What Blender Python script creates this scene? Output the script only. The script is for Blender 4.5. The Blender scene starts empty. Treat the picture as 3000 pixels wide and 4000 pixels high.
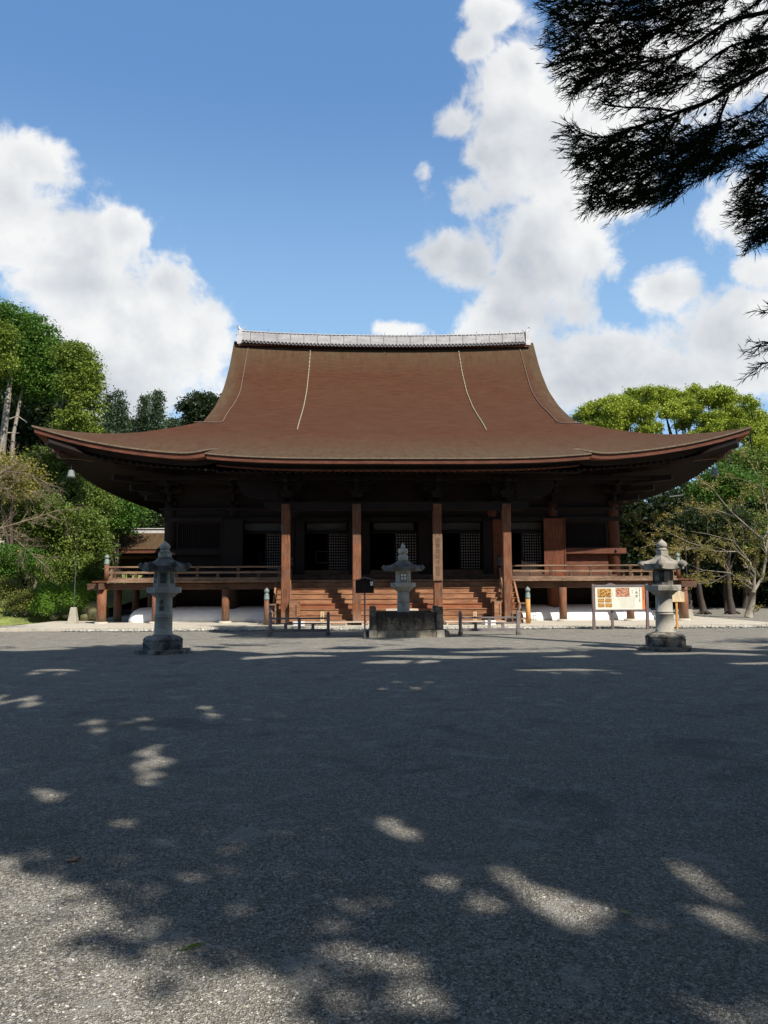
import bpy, math, random
import numpy as np
from mathutils import Vector, Matrix
PI = math.pi
R_ = math.radians
scene = bpy.context.scene
C = scene.collection

# ------------------------------------------------------------------ camera
CAM = np.array([-1.68, 0.0, 1.65])
YAW, PIT, ROLL, FPX = R_(1.83), R_(5.46), R_(0.27), 3120.0
_F = np.array([math.sin(YAW)*math.cos(PIT), math.cos(YAW)*math.cos(PIT), math.sin(PIT)])
_R = np.array([math.cos(YAW), -math.sin(YAW), 0.0])
_U = np.cross(_R, _F)
_R, _U = _R*math.cos(ROLL)-_U*math.sin(ROLL), _U*math.cos(ROLL)+_R*math.sin(ROLL)

def at(x, y, Y):
    """point of the plane Y = const seen at photo pixel (x, y)"""
    d = _F+_R*(x-1500)/FPX-_U*(y-2000)/FPX
    return CAM+d*(Y-CAM[1])/d[1]

cam_d = bpy.data.cameras.new('camera')
cam = bpy.data.objects.new('camera', cam_d)
C.objects.link(cam)
cam.matrix_world = Matrix(((_R[0], _U[0], -_F[0], CAM[0]), (_R[1], _U[1], -_F[1], CAM[1]), (_R[2], _U[2], -_F[2], CAM[2]), (0, 0, 0, 1)))
cam_d.sensor_fit = 'HORIZONTAL'
cam_d.sensor_width = 36
cam_d.lens = 36*FPX/3000
cam_d.clip_end = 2000
scene.camera = cam

# ------------------------------------------------------------------ light
SUN_EL, SUN_AZ = R_(46.8), R_(35)          # azimuth measured from the camera's back (-Y) towards +X
sun_vec = Vector((math.sin(SUN_AZ)*math.cos(SUN_EL), -math.cos(SUN_AZ)*math.cos(SUN_EL), math.sin(SUN_EL)))
sd = bpy.data.lights.new('sun', 'SUN')
sd.energy = 5.0
sd.angle = R_(0.53)
sd.color = (1.0, 0.95, 0.87)
sun = bpy.data.objects.new('sun', sd)
C.objects.link(sun)
sun.rotation_euler = sun_vec.to_track_quat('Z', 'Y').to_euler()
sun.location = (20, -20, 60)
scene.view_settings.view_transform = 'Standard'
scene.view_settings.look = 'None'
scene.view_settings.gamma = 1
scene.view_settings.exposure = 0.42
scene.cycles.max_bounces = 6
scene.cycles.transparent_max_bounces = 8
scene.cycles.use_denoising = True
scene.cycles.denoising_prefilter = 'ACCURATE'
scene.cycles.denoising_input_passes = 'RGB_ALBEDO_NORMAL'

# ------------------------------------------------------------------ node helpers
class NT:
    def __init__(s, tree):
        s.t = tree; s.n = tree.nodes; s.l = tree.links
    def node(s, kind, **kw):
        n = s.n.new(kind)
        for k, v in kw.items(): setattr(n, k, v)
        return n
    def put(s, sock, v):
        if v is None: return
        if hasattr(v, 'is_output') or isinstance(v, bpy.types.NodeSocket): s.l.new(v, sock)
        else: sock.default_value = v
    def math(s, op, a, b=None, c=None, clamp=False):
        n = s.node('ShaderNodeMath', operation=op, use_clamp=clamp)
        s.put(n.inputs[0], a); s.put(n.inputs[1], b)
        if c is not None: s.put(n.inputs[2], c)
        return n.outputs[0]
    def vmath(s, op, a, b=None):
        n = s.node('ShaderNodeVectorMath', operation=op)
        s.put(n.inputs[0], a); s.put(n.inputs[1], b)
        return n.outputs['Value'] if op in ('LENGTH', 'DOT_PRODUCT', 'DISTANCE') else n.outputs[0]
    def noise(s, vec, scale, detail=4, rough=.55, dist=0.0):
        n = s.node('ShaderNodeTexNoise')
        s.put(n.inputs['Vector'], vec)
        n.inputs['Scale'].default_value = scale; n.inputs['Detail'].default_value = detail
        n.inputs['Roughness'].default_value = rough; n.inputs['Distortion'].default_value = dist
        return n.outputs['Fac']
    def ramp(s, fac, stops):
        n = s.node('ShaderNodeValToRGB')
        s.put(n.inputs[0], fac)
        while len(n.color_ramp.elements) < len(stops): n.color_ramp.elements.new(.5)
        for e, (p, c) in zip(n.color_ramp.elements, stops):
            e.position = p; e.color = (*c, 1) if len(c) == 3 else c
        return n.outputs[0]
    def mix(s, fac, a, b, mode='MIX'):
        n = s.node('ShaderNodeMix', data_type='RGBA', blend_type=mode)
        s.put(n.inputs[0], fac)
        for i, v in ((6, a), (7, b)):
            if isinstance(v, tuple): v = (*v, 1) if len(v) == 3 else v
            s.put(n.inputs[i], v)
        return n.outputs[2]
    def maprange(s, v, a, b, c=0.0, d=1.0, smooth=False):
        n = s.node('ShaderNodeMapRange')
        if smooth: n.interpolation_type = 'SMOOTHSTEP'
        s.put(n.inputs[0], v)
        for i, k in enumerate((a, b, c, d)): n.inputs[i+1].default_value = k
        return n.outputs[0]
    def scale(s, vec, sx, sy, sz):
        return s.vmath('MULTIPLY', vec, (sx, sy, sz))

# ------------------------------------------------------------------ sky
world = bpy.data.worlds.new('World')
scene.world = world
world.use_nodes = True
W = NT(world.node_tree)
W.n.clear()
wout = W.node('ShaderNodeOutputWorld')
sky = W.node('ShaderNodeTexSky')
sky.sky_type = 'NISHITA'
sky.sun_disc = False
sky.sun_elevation = SUN_EL
sky.sun_rotation = PI-SUN_AZ
sky.air_density = 1.0; sky.dust_density = 0.3; sky.ozone_density = 2.0
dirv = W.node('ShaderNodeTexCoord').outputs['Generated']
sep = W.node('ShaderNodeSeparateXYZ'); W.l.new(dirv, sep.inputs[0])
az = W.math('ARCTAN2', sep.outputs[0], sep.outputs[1])
el = W.math('ARCSINE', sep.outputs[2])
comb = W.node('ShaderNodeCombineXYZ'); W.l.new(az, comb.inputs[0]); W.l.new(el, comb.inputs[1])
ang = comb.outputs[0]
wob1 = W.noise(dirv, 10, 8, .6, .35)
wobv = W.math('SUBTRACT', wob1, .5)
BLOBS = [(-0.431, 0.408, 0.088, 0.073, 1), (-0.345, 0.359, 0.089, 0.075, 1), (-0.297, 0.415, 0.03, 0.025, 1), (-0.267, 0.31, 0.102, 0.067, 1),
 (-0.241, 0.367, 0.04, 0.032, 1), (-0.37, 0.251, 0.193, 0.08, 1), (-0.196, 0.303, 0.034, 0.045, 1), (0.181, 0.643, 0.037, 0.021, 1),
 (0.16, 0.621, 0.03, 0.017, 1), (0.216, 0.595, 0.056, 0.048, 1), (0.24, 0.518, 0.084, 0.078, 1), (0.315, 0.574, 0.103, 0.08, 1),
 (0.422, 0.569, 0.116, 0.077, 1), (0.16, 0.472, 0.043, 0.033, 0.7), (0.19, 0.50, 0.05, 0.05, 1), (0.20, 0.55, 0.04, 0.05, 1), (0.33, 0.47, 0.07, 0.06, .9), (0.30, 0.40, 0.04, 0.05, .8), (0.20, 0.33, 0.07, 0.05, 1), (0.31, 0.275, 0.06, 0.04, 1), (-.40, .47, .07, .03, .9), (0.139, 0.397, 0.062, 0.038, 1), (0.226, 0.38, 0.083, 0.055, 1),
 (0.247, 0.436, 0.079, 0.056, 0.9), (0.279, 0.333, 0.034, 0.035, 0.8), (0.252, 0.269, 0.081, 0.052, 1), (0.392, 0.24, 0.148, 0.038, 1),
 (0.464, 0.281, 0.073, 0.053, 1), (0.379, 0.348, 0.044, 0.028, 0.75), (0.471, 0.414, 0.046, 0.044, 0.8), (0.053, 0.319, 0.046, 0.017, 0.9),
 (0.088, 0.492, 0.015, 0.022, 0.5), (0.132, 0.546, 0.03, 0.018, 0.5), (0.08, 0.408, 0.02, 0.012, 0.5), (0.489, 0.352, 0.032, 0.022, 0.8)]
field = None
for a, e, ra, re, w in BLOBS:
    v = W.vmath('MULTIPLY', W.vmath('SUBTRACT', ang, (a, e, 0)), (1/ra, 1/re, 0))
    g = W.math('MULTIPLY', W.math('SUBTRACT', 1.45, W.vmath('LENGTH', v)), w)
    if field is None: field = g
    else:
        n = W.node('ShaderNodeMath', operation='SMOOTH_MAX'); W.put(n.inputs[0], field); W.put(n.inputs[1], g); n.inputs[2].default_value = .25
        field = n.outputs[0]
fine = W.noise(dirv, 34, 6, .62, .3)
dens = W.math('ADD', field, W.math('ADD', W.math('MULTIPLY', wobv, 2.1), W.math('MULTIPLY', W.math('SUBTRACT', fine, .5), .9)))
mask = W.maprange(dens, .24, .76, 0, 1, True)
# brightness inside a cloud: billows, lit tops and greyer bellies
n_a = W.noise(dirv, 8, 5, .5, .2)
n_b = W.noise(W.vmath('ADD', dirv, (.012, .0, .022)), 8, 5, .5, .2)
relief = W.math('MULTIPLY', W.math('SUBTRACT', n_a, n_b), 1.7)
belly = W.noise(W.scale(dirv, 1, 1, 1.8), 3.1, 3, .5, .2)
lum = W.math('ADD', W.math('ADD', .42, relief), W.maprange(belly, .36, .64, -.30, .58))
edge_l = W.maprange(dens, .5, 1.5, .45, 0.0)
lum = W.math('ADD', lum, edge_l, clamp=True)
ccol = W.mix(lum, (4.8, 5.2, 5.8), (9.3, 9.3, 9.2))
skyc = W.mix(.42, sky.outputs[0], (1.9, 4.7, 10.0))
skyc = W.mix(W.maprange(el, .60, .22, 0, .62, True), skyc, (4.2, 6.9, 9.8))
skyc = W.mix(W.maprange(el, .74, 1.1, 0, .85, True), skyc, (1.7, 2.0, 2.7))
# whitish veil of the bright sky round the sun (far behind the camera)
gl = W.math('POWER', W.math('MAXIMUM', W.vmath('DOT_PRODUCT', dirv, tuple(sun_vec)), 0.0), 2.2)
skyc = W.mix(W.math('MULTIPLY', gl, .5), skyc, (3.4, 3.2, 2.9))
final = W.mix(W.math('MULTIPLY', mask, .96), skyc, ccol)
bg = W.node('ShaderNodeBackground')
W.l.new(final, bg.inputs[0]); bg.inputs[1].default_value = 0.077
W.l.new(bg.outputs[0], wout.inputs[0])
world.cycles.sampling_method = 'MANUAL'
world.cycles.sample_map_resolution = 1024

# ------------------------------------------------------------------ materials
def new_mat(name):
    m = bpy.data.materials.new(name)
    m.use_nodes = True
    t = NT(m.node_tree)
    b = t.n['Principled BSDF']
    return m, t, b
def bump(t, b, h, strength=.4, dist=.02):
    n = t.node('ShaderNodeBump'); n.inputs['Strength'].default_value = strength; n.inputs['Distance'].default_value = dist
    t.put(n.inputs['Height'], h); t.l.new(n.outputs[0], b.inputs['Normal'])
def objco(t): return t.node('ShaderNodeTexCoord').outputs['Object']
def wpos(t): return t.node('ShaderNodeNewGeometry').outputs['Position']

def plain(name, col, rough=.7, metal=0.0, var=.25, sc=6):
    m, t, b = new_mat(name)
    n = t.noise(objco(t), sc, 4)
    c2 = tuple(x*(1-var) for x in col); c1 = tuple(min(1, x*(1+var)) for x in col)
    t.l.new(t.ramp(n, [(.3, c2), (.7, c1)]), b.inputs['Base Color'])
    b.inputs['Roughness'].default_value = rough; b.inputs['Metallic'].default_value = metal
    return m

def wood(name, dark, light, axis='z', rough=.72, weather=None, feet=False):
    m, t, b = new_mat(name)
    p = wpos(t)
    s = {'z': (7, 7, .5), 'x': (.5, 7, 7), 'y': (7, .5, 7)}[axis]
    g = t.noise(t.scale(p, *s), 3.2, 6, .65, .6)
    big = t.noise(p, 1.3, 3, .5)
    fine_ = t.noise(t.scale(p, *[k*4 for k in s]), 6, 3, .6)
    f = t.math('ADD', t.math('MULTIPLY', g, .6), t.math('ADD', t.math('MULTIPLY', big, .3), t.math('MULTIPLY', fine_, .2)))
    mid = tuple((a+c)/2 for a, c in zip(dark, light))
    col = t.ramp(f, [(.42, dark), (.54, mid), (.66, light)])
    if weather:
        wn = t.noise(p, 2.4, 5, .6)
        col = t.mix(t.maprange(wn, .45, .7, 0, .8), col, weather)
    if feet:     # bleached, splashed feet of the posts
        sz = t.node('ShaderNodeSeparateXYZ'); t.l.new(p, sz.inputs[0])
        fz_ = t.math('SUBTRACT', t.math('ADD', .62, t.math('MULTIPLY', t.noise(t.scale(p, 9, 9, 1), 2, 3), .5)), sz.outputs[2])
        col = t.mix(t.maprange(fz_, .15, .55, 0, .6), col, (.27, .19, .135))
    # end-grain cracks
    cr = t.noise(t.scale(p, *[k*1.7 for k in s]), 5, 2, .5, .3)
    col = t.mix(t.maprange(cr, .30, .36, .65, 0.0), col, tuple(k*.35 for k in dark))
    t.l.new(col, b.inputs['Base Color'])
    b.inputs['Roughness'].default_value = rough
    b.inputs['Specular IOR Level'].default_value = .3
    bump(t, b, t.math('ADD', g, fine_), .35, .01)
    return m

def stone(name, base, darkpatch, scale=3.0, amount=.5, light=None, rough=.9):
    m, t, b = new_mat(name)
    p = wpos(t)
    gr = t.noise(p, 90, 3, .7)
    md = t.noise(p, scale*2.2, 6, .62, .4)
    pa = t.noise(p, scale, 7, .7, .6)
    c = t.ramp(gr, [(.3, tuple(k*.62 for k in base)), (.7, tuple(min(1, k*1.3) for k in base))])
    c = t.mix(t.maprange(md, .35, .7, 0, .6), c, tuple(k*.75 for k in base))
    c = t.mix(t.maprange(pa, .62-.25*amount, .72-.18*amount, 0, .92), c, darkpatch)
    if light:
        li = t.noise(p, scale*4, 5, .6)
        c = t.mix(t.maprange(li, .60, .68, 0, .8), c, light)
    t.l.new(c, b.inputs['Base Color'])
    b.inputs['Roughness'].default_value = rough
    bump(t, b, t.math('ADD', t.math('MULTIPLY', md, 1.5), gr), .6, .012)
    return m

def slab_mat():
    m, t, b = new_mat('blackened_slab')
    p = wpos(t)
    st_ = t.noise(t.scale(p, 1, 1, .28), 7, 6, .7, .4)
    sp_ = t.noise(p, 16, 6, .75, .3)
    gr = t.noise(p, 80, 3, .7)
    sx = t.node('ShaderNodeSeparateXYZ'); t.l.new(p, sx.inputs[0])
    hgt = t.maprange(sx.outputs[2], .15, .75, .16, -.08)
    f = t.math('ADD', t.math('ADD', t.math('MULTIPLY', st_, .55), t.math('MULTIPLY', sp_, .45)), hgt)
    c = t.ramp(f, [(.42, (.030, .024, .020)), (.52, (.085, .068, .05)), (.60, (.26, .215, .15)), (.72, (.46, .40, .30))])
    c = t.mix(t.maprange(gr, .3, .7, .35, 0), c, (.05, .045, .04))
    t.l.new(c, b.inputs['Base Color']); b.inputs['Roughness'].default_value = .92
    bump(t, b, t.math('ADD', sp_, gr), .6, .012)
    return m

M = {}
M['wood_v'] = wood('old_timber_upright', (.045, .016, .008), (.30, .115, .050), 'z', weather=(.16, .095, .068), feet=True)
M['wood_step'] = wood('stair_timber', (.13, .055, .026), (.42, .215, .112), 'x')
M['wood_step_red'] = wood('stair_timber_reddish', (.14, .042, .019), (.35, .135, .062), 'x')
M['wood_x'] = wood('old_timber_lengthwise', (.035, .015, .009), (.14, .068, .038), 'x', weather=(.10, .070, .053))
M['wood_y'] = wood('old_timber_crosswise', (.05, .022, .014), (.19, .095, .055), 'y')
M['wood_dark'] = wood('shade_tinted_timber', (.005, .003, .002), (.018, .009, .006), 'z')  # near black: the deep shade under the eaves is put into the colour
M['wood_darkx'] = wood('shade_tinted_beam', (.005, .003, .002), (.020, .010, .0065), 'x')  # lengthwise copy, eave shade painted into its colour too
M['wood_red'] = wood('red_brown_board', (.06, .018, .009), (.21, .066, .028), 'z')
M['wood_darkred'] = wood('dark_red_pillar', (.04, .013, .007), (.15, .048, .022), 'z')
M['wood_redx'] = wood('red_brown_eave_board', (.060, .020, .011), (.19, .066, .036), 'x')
M['wood_grey'] = wood('weathered_grey_timber', (.10, .085, .085), (.26, .22, .21), 'x')
M['wood_greyz'] = wood('weathered_grey_post', (.12, .10, .10), (.27, .23, .22), 'z')
M['wood_greyred'] = wood('weathered_mauve_post', (.10, .07, .07), (.22, .16, .155), 'z')
M['wood_rail'] = wood('weathered_rail', (.08, .042, .026), (.34, .22, .14), 'x')
M['wood_pale'] = wood('pale_new_wood', (.45, .32, .17), (.75, .58, .36), 'z')
M['wood_orange'] = wood('orange_varnished_post', (.42, .19, .05), (.66, .33, .10), 'z')
M['wood_name'] = wood('nameboard_wood', (.13, .075, .042), (.27, .165, .095), 'z')
M['wood_landing'] = wood('bleached_landing_boards', (.36, .27, .20), (.60, .48, .38), 'x')
M['stone'] = stone('grey_granite', (.46, .43, .355), (.15, .15, .13), 2.6, .35)
M['stone_dark'] = stone('dark_lichen_granite', (.30, .285, .25), (.040, .036, .03), 2.2, .8, light=(.36, .35, .30))
M['stone_cap'] = stone('blackened_cap_granite', (.17, .155, .14), (.045, .04, .036), 2.4, .7, light=(.22, .21, .19))
M['stone_warm'] = stone('warm_granite', (.40, .365, .30), (.14, .125, .10), 2.4, .35)
M['stone_warmdark'] = stone('warm_weathered_granite', (.30, .27, .22), (.045, .038, .032), 3.2, .95)
M['stone_warm2'] = stone('warm_capstone', (.36, .325, .265), (.08, .07, .058), 3.0, .6)
M['stone_stained'] = stone('black_stained_granite', (.20, .18, .15), (.022, .020, .018), 3.0, 1.0)
M['stone_basin'] = slab_mat()
M['apron'] = stone('apron_stone', (.52, .47, .38), (.42, .37, .29), 1.1, .3)
M['concrete'] = stone('weathered_concrete', (.40, .37, .29), (.24, .21, .15), 2.2, .4)
def plaster_mat():
    m, t, b = new_mat('white_plaster')
    p = wpos(t)
    n = t.noise(t.scale(p, 1, 1, .5), 3, 6, .65, .4); n2 = t.noise(p, 11, 5, .7)
    sz = t.node('ShaderNodeSeparateXYZ'); t.l.new(p, sz.inputs[0])
    c = t.ramp(n, [(.35, (.80, .80, .79)), (.6, (.90, .90, .89))])
    low = t.math('SUBTRACT', t.math('ADD', .16, t.math('MULTIPLY', n2, .20)), sz.outputs[2])
    c = t.mix(t.maprange(low, .0, .10, 0, .6), c, (.50, .46, .39))
    c = t.mix(t.maprange(n2, .62, .74, 0, .25), c, (.60, .58, .54))
    t.l.new(c, b.inputs['Base Color']); b.inputs['Roughness'].default_value = .85
    return m
M['plaster'] = plaster_mat()
M['paper'] = plain('white_paper', (.80, .80, .77), .9, 0, .06, 3)
M['bronze'] = plain('green_bronze', (.19, .235, .205), .65, .15, .3, 9)
M['bronze_dark'] = plain('dark_bronze', (.05, .06, .06), .45, .5, .3, 9)
M['bell_dark'] = plain('aged_bell', (.20, .22, .20), .75, 0, .25, 8)
M['bell'] = plain('bell_bronze', (.19, .21, .205), .75, 0, .25, 8)
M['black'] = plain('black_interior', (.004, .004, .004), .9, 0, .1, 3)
M['interior'] = plain('dim_interior', (.02, .016, .013), .9, 0, .3, 1)
M['iron'] = plain('dark_iron', (.045, .042, .04), .6, .4, .2, 9)
M['steel'] = plain('grey_steel_pipe', (.28, .28, .26), .5, .5, .2, 9)
M['ridge'] = None
M['white'] = plain('white_paint', (.80, .80, .78), .6, 0, .04, 4)
M['rope'] = plain('pale_chain', (.42, .39, .26), .8, 0, .3, 30)
M['rope2'] = plain('grey_brown_rope', (.15, .11, .08), .85, 0, .3, 30)
M['ink'] = plain('ink', (.02, .018, .016), .9, 0, .1, 9)
M['ink_faded'] = plain('faded_ink', (.075, .045, .03), .9, 0, .2, 9)
M['ink_grey'] = plain('grey_print', (.42, .42, .38), .9, 0, .1, 9)
M['cut'] = plain('cut_letters', (.085, .085, .075), .95, 0, .2, 9)
M['board_white'] = plain('printed_board', (.78, .75, .62), .55, 0, .03, 4)
M['board_orange'] = plain('orange_strip', (.72, .20, .05), .55, 0, .05, 4)
M['shoe'] = plain('grey_shoe', (.22, .22, .23), .8, 0, .2, 9)

def ridge_mat():
    m, t, b = new_mat('pale_ridge_tiles')
    p = wpos(t)
    sp = t.node('ShaderNodeSeparateXYZ'); t.l.new(p, sp.inputs[0])
    n = t.noise(t.scale(p, 1, 1, 5), 1.6, 5, .6)
    c = t.ramp(n, [(.3, (.25, .24, .235)), (.7, (.45, .435, .425))])
    br = t.node('ShaderNodeTexBrick'); t.l.new(t.scale(p, 1, 0, 1), br.inputs[0])
    st = t.math('SINE', t.math('MULTIPLY', sp.outputs[2], 2*PI/.085))
    c = t.mix(t.maprange(st, -1, -.6, .5, 0), c, (.28, .27, .27))
    t.n.remove(br)
    t.l.new(c, b.inputs['Base Color']); b.inputs['Roughness'].default_value = .7
    return m
M['ridge'] = ridge_mat()
M['tile'] = plain('grey_tile', (.17, .165, .165), .55, 0, .25, 5)
M['tile_light'] = plain('silver_tile', (.52, .50, .49), .5, 0, .15, 5)

def bark_roof():
    m, t, b = new_mat('cypress_bark_roof')
    p = wpos(t)
    s1 = t.noise(t.scale(p, .16, 2.6, 2.6), 7, 7, .72, .15)      # courses running along the eave
    s2 = t.noise(t.scale(p, .25, 3.5, 3.5), 3.1, 5, .6)
    bigp = t.noise(p, .28, 5, .6, .5)
    fine_ = t.noise(p, 34, 4, .75)
    f = t.math('ADD', t.math('MULTIPLY', s1, .55), t.math('MULTIPLY', fine_, .45))
    c = t.ramp(f, [(.33, (.032, .0115, .0055)), (.5, (.068, .026, .0128)), (.66, (.130, .060, .035))])
    c = t.mix(t.maprange(s2, .58, .76, 0, .38), c, (.17, .088, .050))
    c = t.mix(t.maprange(bigp, .48, .66, 0, .5), c, (.070, .036, .018))
    sp = t.node('ShaderNodeSeparateXYZ'); t.l.new(p, sp.inputs[0])
    # mossy grey-green weathering at the top, towards the eave and at the corners
    top = t.maprange(sp.outputs[2], 14.6, 17.0, 0, .8)
    low = t.maprange(sp.outputs[2], 9.4, 7.3, 0, .75)
    ax = t.math('ABSOLUTE', sp.outputs[0])
    cor = t.math('MAXIMUM', t.maprange(ax, 11.5, 15.0, 0, .7), t.math('MULTIPLY', t.maprange(ax, 8.7, 9.3, 0, .75), t.maprange(sp.outputs[2], 9.8, 10.6, 0, 1)))
    mo = t.math('MULTIPLY', t.math('MAXIMUM', t.math('MAXIMUM', top, low), cor), t.maprange(t.noise(t.scale(p, 2.6, .6, .6), 1.7, 5, .65), .34, .62, .35, 1.3), clamp=True)
    c = t.mix(mo, c, (.088, .062, .034))
    t.l.new(c, b.inputs['Base Color'])
    b.inputs['Roughness'].default_value = .9
    b.inputs['Specular IOR Level'].default_value = .15
    bump(t, b, t.math('ADD', s1, fine_), .55, .03)
    return m
M['bark'] = bark_roof()
M['bark_edge'] = plain('bark_edge', (.16, .12, .08), .9, 0, .35, 9)

def gravel():
    m, t, b = new_mat('fine_gravel')
    p = wpos(t)
    v = t.node('ShaderNodeTexVoronoi'); t.l.new(t.vmath('ADD', p, t.scale(p, 0, 0, 0)), v.inputs['Vector']); v.inputs['Scale'].default_value = 150
    v2 = t.node('ShaderNodeTexVoronoi'); t.l.new(p, v2.inputs['Vector']); v2.inputs['Scale'].default_value = 58
    sv = t.node('ShaderNodeSeparateColor'); t.l.new(v.outputs['Color'], sv.inputs[0])
    sv2 = t.node('ShaderNodeSeparateColor'); t.l.new(v2.outputs['Color'], sv2.inputs[0])
    c = t.ramp(sv.outputs[0], [(0, (.108, .099, .082)), (.35, (.26, .238, .196)), (.75, (.41, .377, .308)), (.93, (.66, .615, .53)), (1, (.90, .87, .78))])
    c = t.mix(t.maprange(sv2.outputs[0], .90, .93, 0, .85), c, (.62, .59, .53))
    c = t.mix(t.maprange(sv2.outputs[1], .80, .84, 0, .55), c, (.085, .085, .09))
    lo = t.noise(p, .35, 5, .6, .4)
    c = t.mix(t.maprange(lo, .40, .68, 0, .40), c, (.36, .32, .25))
    pa = t.noise(p, 2.3, 7, .72, .5)
    c = t.mix(t.maprange(pa, .54, .64, 0, .62), c, (.54, .51, .45))
    pb = t.noise(p, .9, 5, .7, .8)
    c = t.mix(t.maprange(pb, .32, .46, .55, 0), c, (.15, .145, .135))
    t.l.new(c, b.inputs['Base Color'])
    b.inputs['Roughness'].default_value = .95
    b.inputs['Specular IOR Level'].default_value = .15
    h = t.math('ADD', t.math('MULTIPLY', v.outputs['Distance'], 12), t.math('MULTIPLY', v2.outputs['Distance'], 8))
    bump(t, b, h, .7, .006)
    return m
M['gravel'] = gravel()
M['pebble'] = plain('river_pebble', (.40, .38, .34), .85, 0, .3, 9)
M['soil'] = plain('dark_soil', (.06, .05, .035), .95, 0, .4, 3)

def leafmat(name, a, bcol, c=None, trans=.3, nz=.35):
    m, t, b = new_mat(name)
    geo = t.node('ShaderNodeNewGeometry')
    rnd = geo.outputs['Random Per Island']
    big = t.noise(geo.outputs['Position'], nz, 3, .5)
    f = t.math('ADD', t.math('MULTIPLY', rnd, .6), t.maprange(big, .3, .7, 0, .4))
    stops = [(0, a), (.62, bcol), (1, c or tuple(k*1.35 for k in bcol))]
    col = t.ramp(f, stops)
    t.l.new(col, b.inputs['Base Color'])
    b.inputs['Roughness'].default_value = .55
    b.inputs['Specular IOR Level'].default_value = .35
    tr = t.node('ShaderNodeBsdfTranslucent')
    t.l.new(t.mix(.5, col, (.16, .24, .03)), tr.inputs[0])
    mx = t.node('ShaderNodeMixShader'); mx.inputs[0].default_value = trans
    out = t.n['Material Output']
    t.l.new(b.outputs[0], mx.inputs[1]); t.l.new(tr.outputs[0], mx.inputs[2]); t.l.new(mx.outputs[0], out.inputs[0])
    return m
M['leaf_cypress'] = leafmat('cypress_green', (.035, .085, .012), (.09, .195, .026))
M['leaf_olive'] = leafmat('yellow_green_leaf', (.07, .12, .014), (.20, .27, .036), (.29, .31, .05))
M['leaf_mid'] = leafmat('broadleaf_green', (.045, .080, .012), (.15, .215, .034), (.28, .31, .07), nz=.6)
M['leaf_dark'] = leafmat('dark_evergreen_leaf', (.006, .014, .004), (.018, .034, .009), trans=.2)
M['leaf_far'] = leafmat('distant_conifer', (.03, .055, .03), (.065, .10, .055))
M['leaf_camphor'] = leafmat('bright_camphor', (.15, .20, .014), (.35, .42, .035), (.46, .48, .07), nz=.2)
M['leaf_bright'] = leafmat('bright_shrub', (.05, .12, .010), (.15, .29, .03))
M['leaf_azalea'] = leafmat('olive_azalea', (.08, .095, .018), (.19, .22, .045), (.28, .24, .08))
M['leaf_autumn'] = leafmat('thin_autumn_leaf', (.10, .10, .02), (.28, .25, .05), (.40, .24, .07))
M['leaf_orange'] = leafmat('orange_leaf', (.25, .14, .02), (.5, .27, .04))
M['leaf_cedar'] = leafmat('cedar_needle', (.022, .042, .012), (.05, .085, .024), trans=.3)
M['grass'] = leafmat('short_grass', (.14, .20, .02), (.30, .38, .05), (.42, .44, .09))
M['bark_grey'] = wood('tree_bark_grey', (.07, .055, .045), (.26, .22, .18), 'z')
M['bark_pale'] = wood('tree_bark_pale', (.13, .11, .09), (.40, .35, .29), 'z')
M['bark_dark'] = wood('tree_bark_dark', (.02, .015, .012), (.07, .05, .04), 'z')
M['twig'] = plain('bare_twig', (.28, .225, .15), .85, 0, .3, 3)
M['twig_brown'] = plain('brown_twig', (.20, .155, .10), .85, 0, .3, 3)
M['twig_pale'] = plain('lichened_branch', (.22, .195, .15), .85, 0, .3, 3)
M['moss_rock'] = stone('mossy_rock', (.20, .19, .09), (.06, .06, .03), 2.2, .6)

# ------------------------------------------------------------------ object helpers
def tag(o, label=None, cat=None, group=None, kind=None):
    if label: o['label'] = label
    if cat: o['category'] = cat
    if group: o['group'] = group
    if kind: o['kind'] = kind
    return o
def thing(name, label, cat, loc=(0, 0, 0), rz=0.0, group=None, sc=1.0):
    o = bpy.data.objects.new(name, None)
    C.objects.link(o)
    o.location = loc; o.rotation_euler = (0, 0, rz); o.scale = (sc, sc, sc)
    o.empty_display_size = .3
    return tag(o, label, cat, group)
def link_mesh(name, me, mat, parent=None):
    o = bpy.data.objects.new(name, me)
    if mat is not None and not me.materials: me.materials.append(M[mat] if isinstance(mat, str) else mat)
    C.objects.link(o)
    if parent is not None: o.parent = parent
    return o
def copy_tree(o, parent=None):
    c = o.copy(); C.objects.link(c); c.parent = parent
    for ch in list(o.children): copy_tree(ch, c)
    return c

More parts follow.
